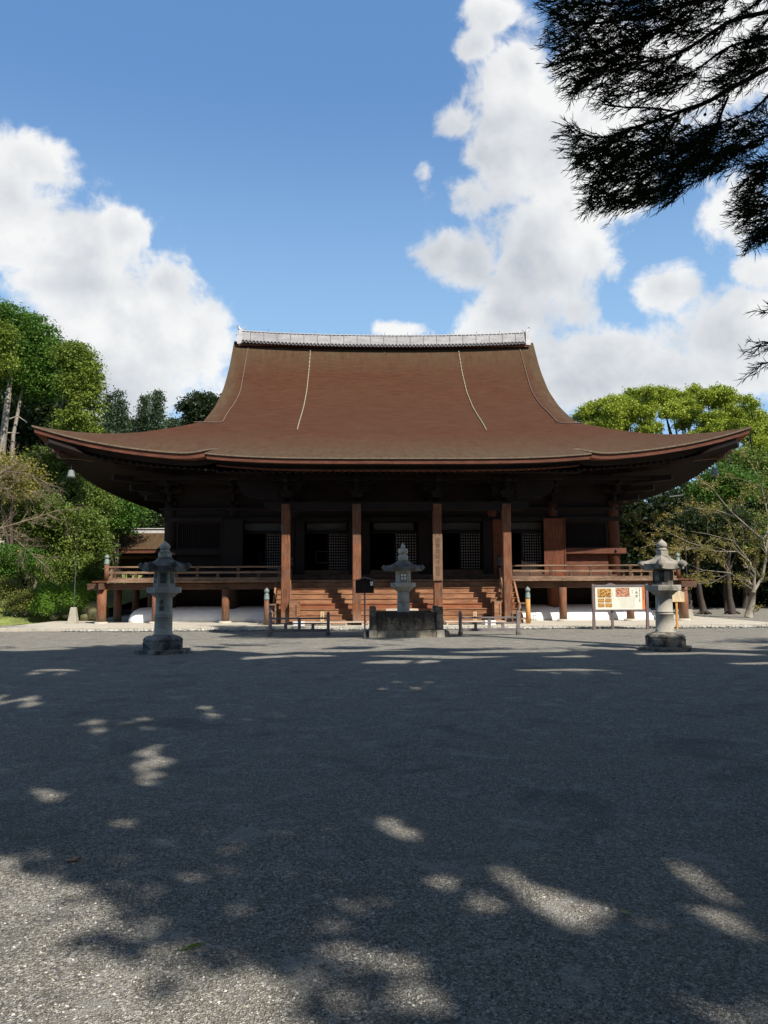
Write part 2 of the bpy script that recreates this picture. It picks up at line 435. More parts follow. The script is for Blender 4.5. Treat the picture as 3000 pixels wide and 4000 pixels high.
class MB:
    def __init__(s): s.v = []; s.f = []; s.sm = []
    def add(s, vs, fs, smooth=False):
        o = len(s.v); s.v += [tuple(map(float, p)) for p in vs]
        s.f += [tuple(i+o for i in f) for f in fs]; s.sm += [smooth]*len(fs)
        return s
    def box(s, x0, x1, y0, y1, z0, z1, top=None):
        if x0 > x1: x0, x1 = x1, x0
        if y0 > y1: y0, y1 = y1, y0
        a = 0 if top is None else top
        vs = [(x0, y0, z0), (x1, y0, z0), (x1, y1, z0), (x0, y1, z0), (x0+a, y0+a, z1), (x1-a, y0+a, z1), (x1-a, y1-a, z1), (x0+a, y1-a, z1)]
        return s.add(vs, [(3, 2, 1, 0), (4, 5, 6, 7), (0, 1, 5, 4), (1, 2, 6, 5), (2, 3, 7, 6), (3, 0, 4, 7)])
    def obox(s, c, sx, sy, sz, rz=0.0, rx=0.0):
        m = Matrix.Rotation(rz, 3, 'Z') @ Matrix.Rotation(rx, 3, 'X')
        vs = [Vector(c)+m @ Vector((a*sx/2, b*sy/2, d*sz/2)) for d in (-1, 1) for a, b in ((-1, -1), (1, -1), (1, 1), (-1, 1))]
        return s.add(vs, [(3, 2, 1, 0), (4, 5, 6, 7), (0, 1, 5, 4), (1, 2, 6, 5), (2, 3, 7, 6), (3, 0, 4, 7)])
    def lathe(s, prof, n=20, cx=0, cy=0, smooth=True, rot=0.0, caps=True):
        vs = []
        for r, z in prof:
            for i in range(n):
                a = 2*PI*i/n+rot
                vs.append((cx+r*math.cos(a), cy+r*math.sin(a), z))
        fs = []
        for k in range(len(prof)-1):
            for i in range(n):
                j = (i+1) % n
                fs.append((k*n+i, k*n+j, (k+1)*n+j, (k+1)*n+i))
        s.add(vs, fs, smooth)
        if caps:
            o = len(s.v)-len(vs)
            s.f.append(tuple(o+i for i in range(n-1, -1, -1))); s.sm.append(False)
            s.f.append(tuple(o+(len(prof)-1)*n+i for i in range(n))); s.sm.append(False)
        return s
    def tube(s, pts, rad, n=6, smooth=True):
        pts = [Vector(p) for p in pts]
        if not hasattr(rad, '__len__'): rad = [rad]*len(pts)
        vs = []
        up = None
        for i, p in enumerate(pts):
            d = (pts[min(i+1, len(pts)-1)]-pts[max(i-1, 0)])
            d = d.normalized() if d.length > 1e-9 else Vector((0, 0, 1))
            if up is None:
                up = Vector((0, 0, 1)) if abs(d.z) < .9 else Vector((1, 0, 0))
            a = d.cross(up)
            a = a.normalized() if a.length > 1e-6 else Vector((1, 0, 0))
            b = a.cross(d).normalized(); up = b
            for k in range(n):
                t = 2*PI*k/n
                vs.append(p+(a*math.cos(t)+b*math.sin(t))*rad[i])
        fs = []
        for k in range(len(pts)-1):
            for i in range(n):
                j = (i+1) % n
                fs.append((k*n+i, k*n+j, (k+1)*n+j, (k+1)*n+i))
        fs.append(tuple(range(n))); fs.append(tuple((len(pts)-1)*n+i for i in range(n-1, -1, -1)))
        return s.add(vs, fs, smooth)
    def prism(s, poly, y0, y1):
        """polygon in x,z extruded along y"""
        n = len(poly)
        vs = [(x, y0, z) for x, z in poly]+[(x, y1, z) for x, z in poly]
        fs = [tuple(range(n)), tuple(range(2*n-1, n-1, -1))]+[((i+1) % n, i, n+i, n+(i+1) % n) for i in range(n)]
        return s.add(vs, fs)
    def sphere(s, c, r, n=10, sz=1.0, m=6):
        prof = [(max(1e-3, r*math.sin(PI*k/m)), c[2]-r*sz*math.cos(PI*k/m)) for k in range(m+1)]
        return s.lathe(prof, n, c[0], c[1])
    def mesh(s, name):
        me = bpy.data.meshes.new(name)
        me.from_pydata(s.v, [], s.f)
        me.polygons.foreach_set('use_smooth', s.sm)
        me.update()
        return me
    def build(s, name, mat, parent=None, bevel=0.0):
        o = link_mesh(name, s.mesh(name), mat, parent)
        if bevel:
            b = o.modifiers.new('bevel', 'BEVEL'); b.width = bevel; b.segments = 2; b.limit_method = 'ANGLE'; b.angle_limit = R_(40)
        return o

def raw_mesh(name, verts, faces4, smooth=False):
    """numpy verts (n,3), faces (m,k)"""
    verts = np.asarray(verts, dtype=np.float32); faces4 = np.asarray(faces4, dtype=np.int32)
    k = faces4.shape[1]
    me = bpy.data.meshes.new(name)
    me.vertices.add(len(verts)); me.vertices.foreach_set('co', verts.ravel())
    me.loops.add(faces4.size); me.loops.foreach_set('vertex_index', faces4.ravel())
    me.polygons.add(len(faces4)); me.polygons.foreach_set('loop_start', np.arange(0, faces4.size, k, dtype=np.int32))
    me.polygons.foreach_set('loop_total', np.full(len(faces4), k, dtype=np.int32))
    if smooth: me.polygons.foreach_set('use_smooth', np.ones(len(faces4), dtype=bool))
    me.update(calc_edges=True)
    return me

def text_mesh(name, s, size, mat, parent, loc, rz=0.0, ext=.004, rx=PI/2, line=1.0, align='CENTER'):
    cu = bpy.data.curves.new(name, 'FONT')
    cu.body = s; cu.size = size; cu.extrude = ext; cu.align_x = align; cu.align_y = 'TOP'; cu.space_line = line
    cu.resolution_u = 3
    tmp = bpy.data.objects.new('tmp_text', cu)
    C.objects.link(tmp)
    dg = bpy.context.evaluated_depsgraph_get()
    me = bpy.data.meshes.new_from_object(tmp.evaluated_get(dg))
    bpy.data.objects.remove(tmp)
    me.materials.clear()
    o = link_mesh(name, me, mat, parent)
    o.location = loc; o.rotation_euler = (rx, 0, rz)
    return o

# ------------------------------------------------------------------ ground
RND = random.Random(7)
def terrain():
    xs = np.concatenate([np.linspace(-300, -60, 9)[:-1], np.linspace(-60, 60, 81), np.linspace(60, 300, 9)[1:]])
    ys = np.concatenate([np.linspace(-120, -20, 6)[:-1], np.linspace(-20, 130, 101), np.linspace(130, 420, 9)[1:]])
    X, Y = np.meshgrid(xs, ys)
    def sm(a, b, v): t = np.clip((v-a)/(b-a), 0, 1); return t*t*(3-2*t)
    Z = -.02+sm(24, 60, -X)*9*sm(30, 60, Y)+sm(70, 130, Y)*14+sm(40, 90, X)*5*sm(50, 90, Y)
    v = np.stack([X.ravel(), Y.ravel(), Z.ravel()], 1)
    nx = len(xs); i = np.arange((len(ys)-1)*nx).reshape(-1, nx)[:, :-1].ravel()
    f = np.stack([i, i+1, i+nx+1, i+nx], 1)
    o = link_mesh('ground', raw_mesh('ground', v, f, True), 'soil'); tag(o, kind='structure')
terrain()
g = MB()
# the gravel forecourt, gently uneven
xs = np.linspace(-46, 46, 185); ys = np.linspace(-22, 76, 197)
X, Y = np.meshgrid(xs, ys)
Z = .0*X+.006*np.sin(X*.9+Y*.3)*np.cos(Y*.7)-.006
outer = np.maximum(np.abs(X)-40, 0)
v = np.stack([X.ravel(), Y.ravel(), Z.ravel()], 1)
nx = len(xs); i = np.arange((len(ys)-1)*nx).reshape(-1, nx)[:, :-1].ravel()
o = link_mesh('gravel_forecourt', raw_mesh('gravel_forecourt', v, np.stack([i, i+1, i+nx+1, i+nx], 1), True), 'gravel'); tag(o, kind='structure')

def bank():
    # grassy bank on the left, behind the court
    m = MB(); n = 60
    vs = []; fs = []
    for k in range(n+1):
        x = -46+k*(46-15.6)/n
        fr = 38.4+.35*math.sin(x*.8)+(.0 if x < -19 else (x+19)*.95)
        for j, (dy, z) in enumerate([(0, -.03), (.35, .18), (1.3, .44), (6, .7), (14, 1.3), (26, 3.2)]):
            vs.append((x, fr+dy, z+.06*math.sin(x*1.7+j)))
    for k in range(n):
        for j in range(5):
            a = k*6+j; fs.append((a, a+6, a+7, a+1))
    m.add(vs, fs, True)
    o = m.build('grassy_bank', plain('bank_earth', (.17, .20, .05), .95, 0, .4, 2)); tag(o, kind='structure')
bank()
ap = MB()
ap.box(-16.6, 16.0, 33.15, 66, -.05, .12)
o = ap.build('stone_pavement', 'apron', bevel=.02); tag(o, kind='structure')
# joints: kerb blocks along the front
kb = MB()
x = -16.62
while x < 16.0:
    w = min(RND.uniform(1.0, 1.7), 16.02-x)
    kb.box(x+.006, x+w-.006, 32.9, 33.147, -.05, .125); x += w
o = kb.build('pavement_kerb', 'apron', bevel=.012); tag(o, kind='structure')
def pebbles():
    rs = np.random.RandomState(3)
    ico = [(0, 0, 1), (1, 0, 0), (0, 1, 0), (-1, 0, 0), (0, -1, 0), (0, 0, -1)]
    fc = [(0, 1, 2), (0, 2, 3), (0, 3, 4), (0, 4, 1), (5, 2, 1), (5, 3, 2), (5, 4, 3), (5, 1, 4)]
    V = []; Fc = []
    ico = np.array(ico, float)
    for k in range(5200):
        x = rs.uniform(-13.5, 15); wob = .15*math.sin(x*1.3)+.1*math.sin(x*3.1)
        y = rs.uniform(32.0+wob, 32.95); r = rs.uniform(.022, .06)
        s = ico*np.array([r*rs.uniform(.8, 1.4), r*rs.uniform(.8, 1.4), r*.75])*rs.uniform(.85, 1.15, (6, 1))
        a = rs.uniform(0, 6.28); c, sn = math.cos(a), math.sin(a)
        s = np.stack([s[:, 0]*c-s[:, 1]*sn, s[:, 0]*sn+s[:, 1]*c, s[:, 2]], 1)
        V.append(s+np.array([x, y, .01+r*.4])); Fc.append(np.array(fc)+k*6)
    m, t, b = new_mat('drain_pebbles')
    rn = t.node('ShaderNodeNewGeometry').outputs['Random Per Island']
    t.l.new(t.ramp(rn, [(0, (.12, .12, .115)), (.5, (.32, .305, .27)), (1, (.62, .59, .52))]), b.inputs['Base Color']); b.inputs['Roughness'].default_value = .9
    o = link_mesh('pebble_drain', raw_mesh('pebble_drain', np.concatenate(V), np.concatenate(Fc), True), m)
    tag(o, 'strip of loose river pebbles along the pavement kerb', 'pebbles', kind='stuff')
pebbles()
def loose_gravel():
    rs = np.random.RandomState(5)
    oc = np.array([(0, 0, 1), (1, 0, 0), (0, 1, 0), (-1, 0, 0), (0, -1, 0)], float)
    fc = np.array([(0, 1, 2), (0, 2, 3), (0, 3, 4), (0, 4, 1)])
    n = 42000
    d = 1.9+9*rs.rand(n)**1.5
    a = rs.uniform(-.52, .55, n)
    x = -1.68+d*np.tan(a); y = d
    r = rs.uniform(.003, .0085, n)*(1+.4*(rs.rand(n) > .95))
    sc = np.stack([r*rs.uniform(.7, 1.4, n), r*rs.uniform(.7, 1.4, n), r*rs.uniform(.5, .9, n)], 1)
    an = rs.uniform(0, 6.28, n); c, s = np.cos(an), np.sin(an)
    p = oc[None]*sc[:, None]*rs.uniform(.8, 1.2, (n, 5, 1))
    px_ = p[..., 0]*c[:, None]-p[..., 1]*s[:, None]; py_ = p[..., 0]*s[:, None]+p[..., 1]*c[:, None]
    zb = .006*np.sin(x*.9+y*.3)*np.cos(y*.7)-.007
    v = np.stack([px_+x[:, None], py_+y[:, None], p[..., 2]+zb[:, None]], 2).reshape(-1, 3)
    f = (fc[None]+np.arange(n)[:, None, None]*5).reshape(-1, 3)
    m, t, b = new_mat('loose_gravel')
    rn = t.node('ShaderNodeNewGeometry').outputs['Random Per Island']
    t.l.new(t.ramp(rn, [(0, (.05, .05, .055)), (.45, (.17, .17, .17)), (.75, (.34, .33, .31)), (1, (.72, .69, .62))]), b.inputs['Base Color']); b.inputs['Roughness'].default_value = .9
    o = link_mesh('loose_gravel', raw_mesh('loose_gravel', v, f), m)
    tag(o, 'small loose grey and white stones lying over the forecourt', 'gravel', kind='stuff')
loose_gravel()
def grass():
    rs = np.random.RandomState(9); n = 26000
    x = rs.uniform(-30, -15.8, n); t = rs.rand(n)**1.6*7
    fr = 38.5+.35*np.sin(x*.8)+np.where(x < -19, 0, (x+19)*.95)
    y = fr+t; z = np.interp(t, [0, .35, 1.3, 6, 14], [-.02, .18, .44, .7, 1.3])
    a = rs.uniform(0, 6.28, n); h = rs.uniform(.05, .13, n); w = .02
    p0 = np.stack([x-w*np.cos(a), y-w*np.sin(a), z], 1); p1 = np.stack([x+w*np.cos(a), y+w*np.sin(a), z], 1)
    p2 = np.stack([x+rs.normal(0, .04, n), y+rs.normal(0, .04, n), z+h], 1)
    v = np.stack([p0, p1, p2], 1).reshape(-1, 3)
    o = link_mesh('grass', raw_mesh('grass', v, np.arange(n*3).reshape(-1, 3)), 'grass')
    tag(o, 'short sunlit grass on the bank left of the hall', 'grass', kind='stuff')
grass()

# ------------------------------------------------------------------ the great hall
TK = [0, 1.5, 2.9, 3.7, 4.8, 5.85, 8.0, 9.4, 11.7, 13.7, 15.5]
ZK = [7.42, 8.0, 8.57, 8.95, 9.50, 10.05, 11.05, 11.74, 13.14, 14.90, 17.1]
_td = np.linspace(-2, 17.5, 391)
_zd = np.interp(_td, TK, ZK)
_zd[_td < 0] = 7.42+_td[_td < 0]*.37
_zd[_td > 15.5] = 17.1+(_td[_td > 15.5]-15.5)*1.25
_k = np.hanning(29); _k /= _k.sum()
_zs = np.convolve(np.pad(_zd, 14, 'edge'), _k, 'valid')
HW, EY, MY = 15.5, 34.5, 50.0       # half width of eaves, front eave, mid depth
GX, GT = 9.6, 5.9                   # half width of gable part, distance from eave where it starts
def fz(t): return float(np.interp(t, _td, _zs))
def upturn(a, t): return 1.32*(min(abs(a)/15.6, 1.05)**4.3)*math.exp(-max(t, 0)/10)
def roof_front(s, t):
    """s in -1..1 along the eave, t distance inwards; returns X, out (towards the eave), z"""
    hw = HW-t if t <= GT else GX
    x = s*hw
    z = fz(t)+upturn(x, t)
    if t > GT: z += .27*(x/GX)**2*((t-GT)/(HW-GT))**2
    if t < 4 and abs(x) > 7.8: z += .27*math.exp(-((abs(x)-7.8)/.9)**2)*math.exp(-max(t, 0)/.8)
    fl = .22*abs(x/HW)**7*max(0, 1-t/3)
    return x, fl, z, fl
def P_front(s, t, dz=0.0, inset=0.0):
    x, fo, z, fx = roof_front(s, t)
    return (x+math.copysign(fx, x), EY-fo+t, z+dz)

hall = thing('temple_hall', 'broad wooden temple hall under a huge sweeping brown cypress bark roof', 'temple', (0, EY, 0))
HL = Vector((0, EY, 0))
BODY = [False]
def hb(m, name, mat, parent=None, bevel=0.0, label=None):
    """part of the hall: mesh in world coordinates, moved into the hall's frame"""
    if BODY[0]:      # the hall's own body: bays and heights in its slightly smaller module, front wall one metre further out
        m.v = [(x*.974, y-1.0 if y < 45 else y, z*.974+.042) for x, y, z in m.v]
    m.v = [(x, y-EY, z) for x, y, z in m.v]
    o = m.build(name, mat, hall if parent is None else parent, bevel)
    if label: o['label'] = label
    return o

def grid(m, fn, ns, nt, smooth=True, flip=False):
    vs = [fn(i/ns, j/nt) for j in range(nt+1) for i in range(ns+1)]
    fs = []
    for j in range(nt):
        for i in range(ns):
            a = j*(ns+1)+i
            q = (a, a+1, a+ns+2, a+ns+1)
            fs.append(q[::-1] if flip else q)
    m.add(vs, fs, smooth)
tt_low = [GT*j/12 for j in range(13)]
roof = MB()
def ss(u): return 2*u-1
def edge_s(u):   # denser towards the corners
    v = 2*u-1
    return math.copysign(1-(1-abs(v))**1.25, v)
for sgn in (1, -1):      # front and back slope
    def f1(u, w, sgn=sgn):
        x, y, z = P_front(edge_s(u), w*GT); return (x, MY+sgn*(y-MY), z)
    grid(roof, f1, 120, 14, True, sgn < 0)
    def f2(u, w, sgn=sgn):
        x, y, z = P_front(ss(u), GT+w*(HW-GT)); return (x, MY+sgn*(y-MY), z)
    grid(roof, f2, 40, 40, True, sgn < 0)
for sgn in (1, -1):      # side slopes
    def f3(u, w, sgn=sgn):
        x, y, z = P_front(edge_s(u), w*(GT+1.1) if False else w*GT)
        return (sgn*(MY-y), MY+x, z)
    grid(roof, f3, 72, 14, True, sgn > 0)
    # side slope runs on under the gable
    def f4(u, w, sgn=sgn):
        a = (2*u-1)*GX*(1-.12*w); return (sgn*(GX-1.15*w), MY+a, fz(GT+1.15*w)-.02*w)
    grid(roof, f4, 20, 3, True, sgn > 0)
# porch roof (one sweep with the front slope)
KHW, KY = 7.91, 32.22
def kz(x, y):
    t0 = 1.9
    za = fz(t0)+.03
    ze = 6.96+.20*(abs(x)/KHW)**4
    w = (EY+t0-y)/(EY+t0-KY)
    return za*(1-w)+ze*w+.07*math.sin(PI*w)*(-1)+.10*(1-abs(2*w-1))*0+.055*w*(1-w)*4
def f5(u, w):
    x = (2*u-1)*KHW; y = EY+1.9-(EY+1.9-KY)*w
    return (x, y, kz(x, y))
grid(roof, f5, 40, 12, True, True)
for sg in (-1, 1):       # low side cheeks of the porch roof
    vs = []
    for j in range(13):
        y = EY+1.9-(EY+1.9-KY)*j/12; x = sg*KHW
        zl = kz(x, y)-.16 if y < EY+.05 else min(kz(x, y)-.0, fz(y-EY)-.03+upturn(x, y-EY))
        vs += [(x, y, kz(x, y)), (x, y, min(zl, kz(x, y)-.02))]
    roof.add(vs, [(2*j, 2*j+1, 2*j+3, 2*j+2) for j in range(12)])
roof_o = hb(roof, 'roof', 'bark')

# layered edges of the eaves
def band(name, mat, rows, label=None, kohai=False, sides=(0, 1, 2, 3)):
    """rows: list of (inset, drop) making a strip following the eave line"""
    m = MB(); N = 130
    if not kohai:
        for q in sides:
            for k in range(len(rows)-1):
                vs = []; fs = []
                for i in range(N+1):
                    s = edge_s(i/N)
                    for ins, dr in (rows[k], rows[k+1]):
                        x, fo, z, fx = roof_front(s, 0)
                        sc = (HW-ins)/HW
                        px_, py_, pz_ = (x*sc+math.copysign(fx, x)), EY-fo+ins, z-dr
                        if q == 0: p = (px_, py_, pz_)
                        elif q == 1: p = (px_, 2*MY-py_, pz_)
                        elif q == 2: p = (MY-py_, MY+px_, pz_)
                        else: p = (py_-MY, MY+px_, pz_)
                        vs.append(p)
                fs = [(2*i, 2*i+1, 2*i+3, 2*i+2) for i in range(N)]
                if q in (0, 3): pass
                m.add(vs, fs, True)
    else:
        for k in range(len(rows)-1):
            for side in (0, -1, 1):
                vs = []
                for i in range(41):
                    for ins, dr in (rows[k], rows[k+1]):
                        if side == 0:
                            x = (2*i/40-1)*(KHW-ins); vs.append((x, KY+ins, kz(x*KHW/(KHW-ins), KY)-dr))
                        else:
                            y = KY+ins+(EY+1.2-KY-ins)*i/40; vs.append((side*(KHW-ins), y, kz(KHW, max(y, KY))-dr))
                m.add(vs, [(2*i, 2*i+1, 2*i+3, 2*i+2) for i in range(40)], True)
    return hb(m, name, mat, roof_o, label=label)
band('bark_edge', 'bark_edge', [(0, 0), (.0, .06), (.075, .075)])
band('eave_board', 'wood_redx', [(.075, .075), (.085, .29), (.45, .30)], 'reddish board under the main eave')
band('lower_eave_board', 'wood_darkx', [(.45, .30), (.50, .52), (.56, .54)])
band('bark_edge', 'bark_edge', [(0, 0), (.0, .05), (.06, .065)], kohai=True)
band('eave_board', 'wood_redx', [(.06, .065), (.07, .24), (.12, .25)], 'reddish board under the porch eave', kohai=True)
band('lower_eave_board', 'wood_darkx', [(.12, .25), (.45, .26), (.48, .43), (.44, .435)], kohai=True)
band('drip_edge', 'wood_red', [(.40, .425), (.40, .485), (.62, .49)], 'thin red edge strip under the porch eave', kohai=True)

# soffit with its rafters
def z_soff(t): return 6.93+(t-.5)*.20
sof = MB()
for q in range(4):
    def fs_(u, w, q=q):
        t = .54+w*4.4
        s = edge_s(u)
        x, fo, z, fx = roof_front(s, 0)
        sc = (HW-t)/HW
        zz = 6.88+w*.85+upturn(x, 0)*(1-w)**1.3
        px_, py_ = x*sc+math.copysign(fx*(1-w), x), EY-fo*(1-w)+t
        return {0: (px_, py_, zz), 1: (px_, 2*MY-py_, zz), 2: (MY-py_, MY+px_, zz), 3: (py_-MY, MY+px_, zz)}[q]
    grid(sof, fs_, 60, 6, False)
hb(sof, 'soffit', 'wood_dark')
raf = MB()
for q in range(4):
    x = -14.7
    while x < 14.75:
        up0 = upturn(x, 0)
        t1 = min(4.5, HW-abs(x))
        if t1 > .7:
            pts = []
            for t in (.50, min(2.2, t1), t1):
                w = (t-.54)/4.4
                zz = 6.80+w*.85+up0*(1-max(w, 0))**1.3
                p = (x, EY+t-.22*abs(x/HW)**7*(1-w), zz)
                px_, py_, pz_ = p
                p = {0: p, 1: (px_, 2*MY-py_, pz_), 2: (MY-py_, MY+px_, pz_), 3: (py_-MY, MY+px_, pz_)}[q]
                pts.append(p)
            raf.tube(pts, .075, 4, False)
        x += .30
rf = hb(raf, 'rafters', 'wood_dark'); rf['kind'] = 'stuff'
# porch soffit
ks = MB()
ks.add([(-KHW+.45, KY+.62, 6.52), (KHW-.45, KY+.62, 6.52), (KHW-.45, 38.4, 7.25), (-KHW+.45, 38.4, 7.25)], [(0, 1, 2, 3)])
x = -7.5
while x < 7.6:
    ks.tube([(x, KY+.5, 6.46), (x, 38.4, 7.17)], .07, 4, False); x += .32
for sg in (-1, 1):
    ks.add([(sg*(KHW-.45), KY+.62, 6.52), (sg*(KHW-.45), 36.2, 6.92), (sg*(KHW-.45), 36.2, 7.7), (sg*(KHW-.45), KY+.62, 6.82)], [(0, 1, 2, 3)])
hb(ks, 'porch_soffit', 'wood_dark')

# gable ends
for sg in (-1, 1):
    gb = MB()
    xg = sg*8.7
    pts = []
    ts = [GT-.4+k*(HW-GT+.4)/16 for k in range(17)]
    prof = [(t+EY, fz(t)-.35) for t in ts]+[(2*MY-(t+EY), fz(t)-.35) for t in reversed(ts[:-1])]
    vs = [(xg, y, z) for y, z in prof]
    gb.add(vs, [tuple(range(len(vs)))])
    hb(gb, 'gable_wall', 'wood_darkx')
for sg in (-1, 1):       # thick verge of the gable
    vg = MB()
    for back in (1, -1):
        vs = []; n = 26
        for j in range(n+1):
            t = GT-.55+j*(HW-GT+.55)/n
            x0, _, z, _ = roof_front(1, max(t, GT+1e-4))
            z = fz(t)+upturn(GX, t)+(.27*((max(t, GT)-GT)/(HW-GT))**2)
            y = MY+back*(EY+t-MY)
            th = .36*min(1, max(0.02, (t-GT+.55)/1.2))
            vs += [(sg*GX, y, z), (sg*(GX+.03), y, z-th*.5), (sg*(GX-.06), y, z-th), (sg*(GX-.7), y, z-th)]
        for j in range(n):
            for k in range(3):
                a = 4*j+k; vg.add([], []); vg.f.append((0, 0, 0)); vg.f.pop()
        base = len(vg.v); vg.v += vs
        for j in range(n):
            for k in range(3):
                a = base+4*j+k; vg.f.append((a, a+1, a+5, a+4)); vg.sm.append(True)
    hb(vg, 'verge', 'bark', roof_o)
# ridge
def rz(x): return 17.04+.26*(abs(x)/9.2)**2.2
rd = MB(); N = 40
vs = []; fs = []
for i in range(N+1):
    x = -9.05+18.1*i/N; b = rz(x); h = .66
    for y, z in ((49.55, b-.05), (49.62, b+h-.08), (49.66, b+h), (50.34, b+h), (50.38, b+h-.08), (50.45, b-.05)): vs.append((x, y, z))
for i in range(N):
    for k in range(5): fs.append((6*i+k, 6*i+6+k, 6*i+7+k, 6*i+k+1))
fs += [tuple(range(6)), tuple(range(6*N+5, 6*N-1, -1))]
rd.add(vs, fs)
ridge = hb(rd, 'ridge', 'ridge', roof_o)
M['strap'] = plain('ridge_strap', (.22, .21, .21), .6, 0, .2, 8)
x = -8.5
while x < 8.9:
    b = rz(x)
    st = MB().add([(x-.016, 49.53, b), (x+.016, 49.53, b), (x+.016, 49.60, b+.67), (x-.016, 49.60, b+.67), (x-.016, 49.56, b), (x+.016, 49.56, b), (x+.016, 49.64, b+.67), (x-.016, 49.64, b+.67)],
           [(0, 1, 2, 3), (1, 5, 6, 2), (4, 0, 3, 7), (3, 2, 6, 7)])
    hb(st, 'ridge_strap', 'strap', roof_o)
    x += .845
tl = MB(); x = -8.95                       # round tiles under the ridge wall
while x < 9.0:
    b = rz(x)
    tl.tube([(x, 49.86, b+.16), (x, 49.30, b-.10)], .085, 8)
    tl.obox((x+.112, 49.5, b-.03), .15, .45, .05, 0, R_(26))
    x += .225
hb(tl, 'ridge_eave_tiles', 'tile', roof_o)
tl = MB(); x = -8.95                       # coping tiles on top
while x < 9.0:
    b = rz(x)+.67
    tl.tube([(x-.11, 50, b+.02), (x+.11, 50, b+.02)], .12, 8)
    tl.obox((x, 49.64, b+.01), .20, .10, .05)
    x += .25
hb(tl, 'coping_tiles', 'tile_light', roof_o)
sp = MB()
for i in range(13):
    x = -8.9+i*17.8/12; b = rz(x)+.72
    sp = MB(); sp.tube([(x, 49.9, b), (x, 49.9, b+.20)], .014, 5); sp.sphere((x, 49.9, b+.21), .022, 6)
    hb(sp, 'ridge_spike', 'steel', roof_o)
rb = MB(); rb.prism([(-9.25, rz(9.2)-.34), (9.25, rz(9.2)-.34)]+[(9.25-18.5*i/30, rz(9.25-18.5*i/30)-.10) for i in range(31)], 49.46, 50.54)
hb(rb, 'ridge_board', 'wood_redx', roof_o)
for sg in (-1, 1):
    e = MB(); b = rz(9.2)
    e.prism([(sg*9.04, b-.12), (sg*9.34, b-.12), (sg*9.37, b+.30), (sg*9.26, b+.66), (sg*9.04, b+.78)], 49.5, 50.5)
    e.prism([(sg*9.0, b-.20), (sg*9.30, b-.24), (sg*9.36, b-.05), (sg*9.0, b-.05)], 49.42, 49.58)
    e.sphere((sg*9.32, 49.8, b+.45), .12, 8); e.sphere((sg*9.34, 50.1, b+.45), .12, 8)
    e.tube([(sg*9.05, 50, b+.74), (sg*9.20, 50, b+.82), (sg*9.30, 50, b+.95), (sg*9.36, 50, b+1.13)], [.13, .12, .09, .04], 10)
    hb(e, 'ridge_end_tile', 'tile_light', roof_o)
# chains and ropes lying on the roof
def on_roof(x, t, up=.05):
    return (x, EY+t, fz(t)+upturn(x, t)+(.27*(x/GX)**2*((t-GT)/(HW-GT))**2 if t > GT else 0)+up)
for sg in (-1, 1):
    ch = MB(); t = 4.7; k = 0
    while t < 15.0:
        p = on_roof(sg*4.72, t, .06)
        q = on_roof(sg*4.72, t+.11, .06)
        ch.tube([p, q], .030 if k % 2 else .018, 5); t += .13; k += 1
    hb(ch, 'roof_chain', 'rope', roof_o)
    rp = MB()
    pts = [on_roof(sg*(8.62+.05*math.sin(t)), t, .05) for t in np.linspace(15.3, 6.0, 40)]+[on_roof(sg*x, 5.75-.1*(x-8.6), .05) for x in (8.75, 9.2, 9.6, 10.0)]
    rp.tube([tuple(p) for p in pts], .024, 6)
    hb(rp, 'verge_rope', 'rope2', roof_o)
for x, t in ((-8.35, 15.2), (0.0, 14.95), (8.3, 15.2)):
    e = MB(); p = on_roof(x, t, .06)
    e.tube([(p[0]+.06*math.cos(a), p[1], p[2]+.06*math.sin(a)) for a in np.linspace(0, 2*PI, 10)], .014, 5)
    hb(e, 'roof_ring', 'rope2', roof_o)

# body pillars and walls
BODY[0] = True
BX = [-10.86, -7.83, -4.80, -1.765, 1.765, 4.80, 7.83, 10.86]
BY = 39.1
FZ = 2.1     # veranda floor
for x in BX:
    p = MB(); p.lathe([(.31, .55), (.31, 5.5), (.29, 5.86)], 24, x, BY)
    hb(p, 'pillar', 'wood_darkred' if x > 4 else 'wood_dark')  # red on the sunny right, the others carry shade in their colour
for yb in [42.2, 45.3, 48.4, 51.6, 54.7, 57.8, 60.9]:
    for x in (-10.86, 10.86):
        p = MB(); p.lathe([(.31, .55), (.31, 5.86)], 14, x, yb); hb(p, 'pillar', 'wood_dark')
w = MB()
w.box(-10.84, 10.84, 60.8, 60.95, .6, 7.6)
for sg in (-1, 1): w.box(sg*10.80, sg*10.92, 39.2, 60.8, 1.9, 7.7)
hb(w, 'wall', 'wood_dark')
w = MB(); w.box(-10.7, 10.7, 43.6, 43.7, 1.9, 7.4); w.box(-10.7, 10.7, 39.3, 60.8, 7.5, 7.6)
hb(w, 'interior_blackout', 'black')  # black backdrop and lid added to keep light out of the interior
w = MB(); w.box(-10.9, 10.9, 39.25, 60.9, 1.85, FZ+.03); hb(w, 'inner_floor', 'wood_darkx')
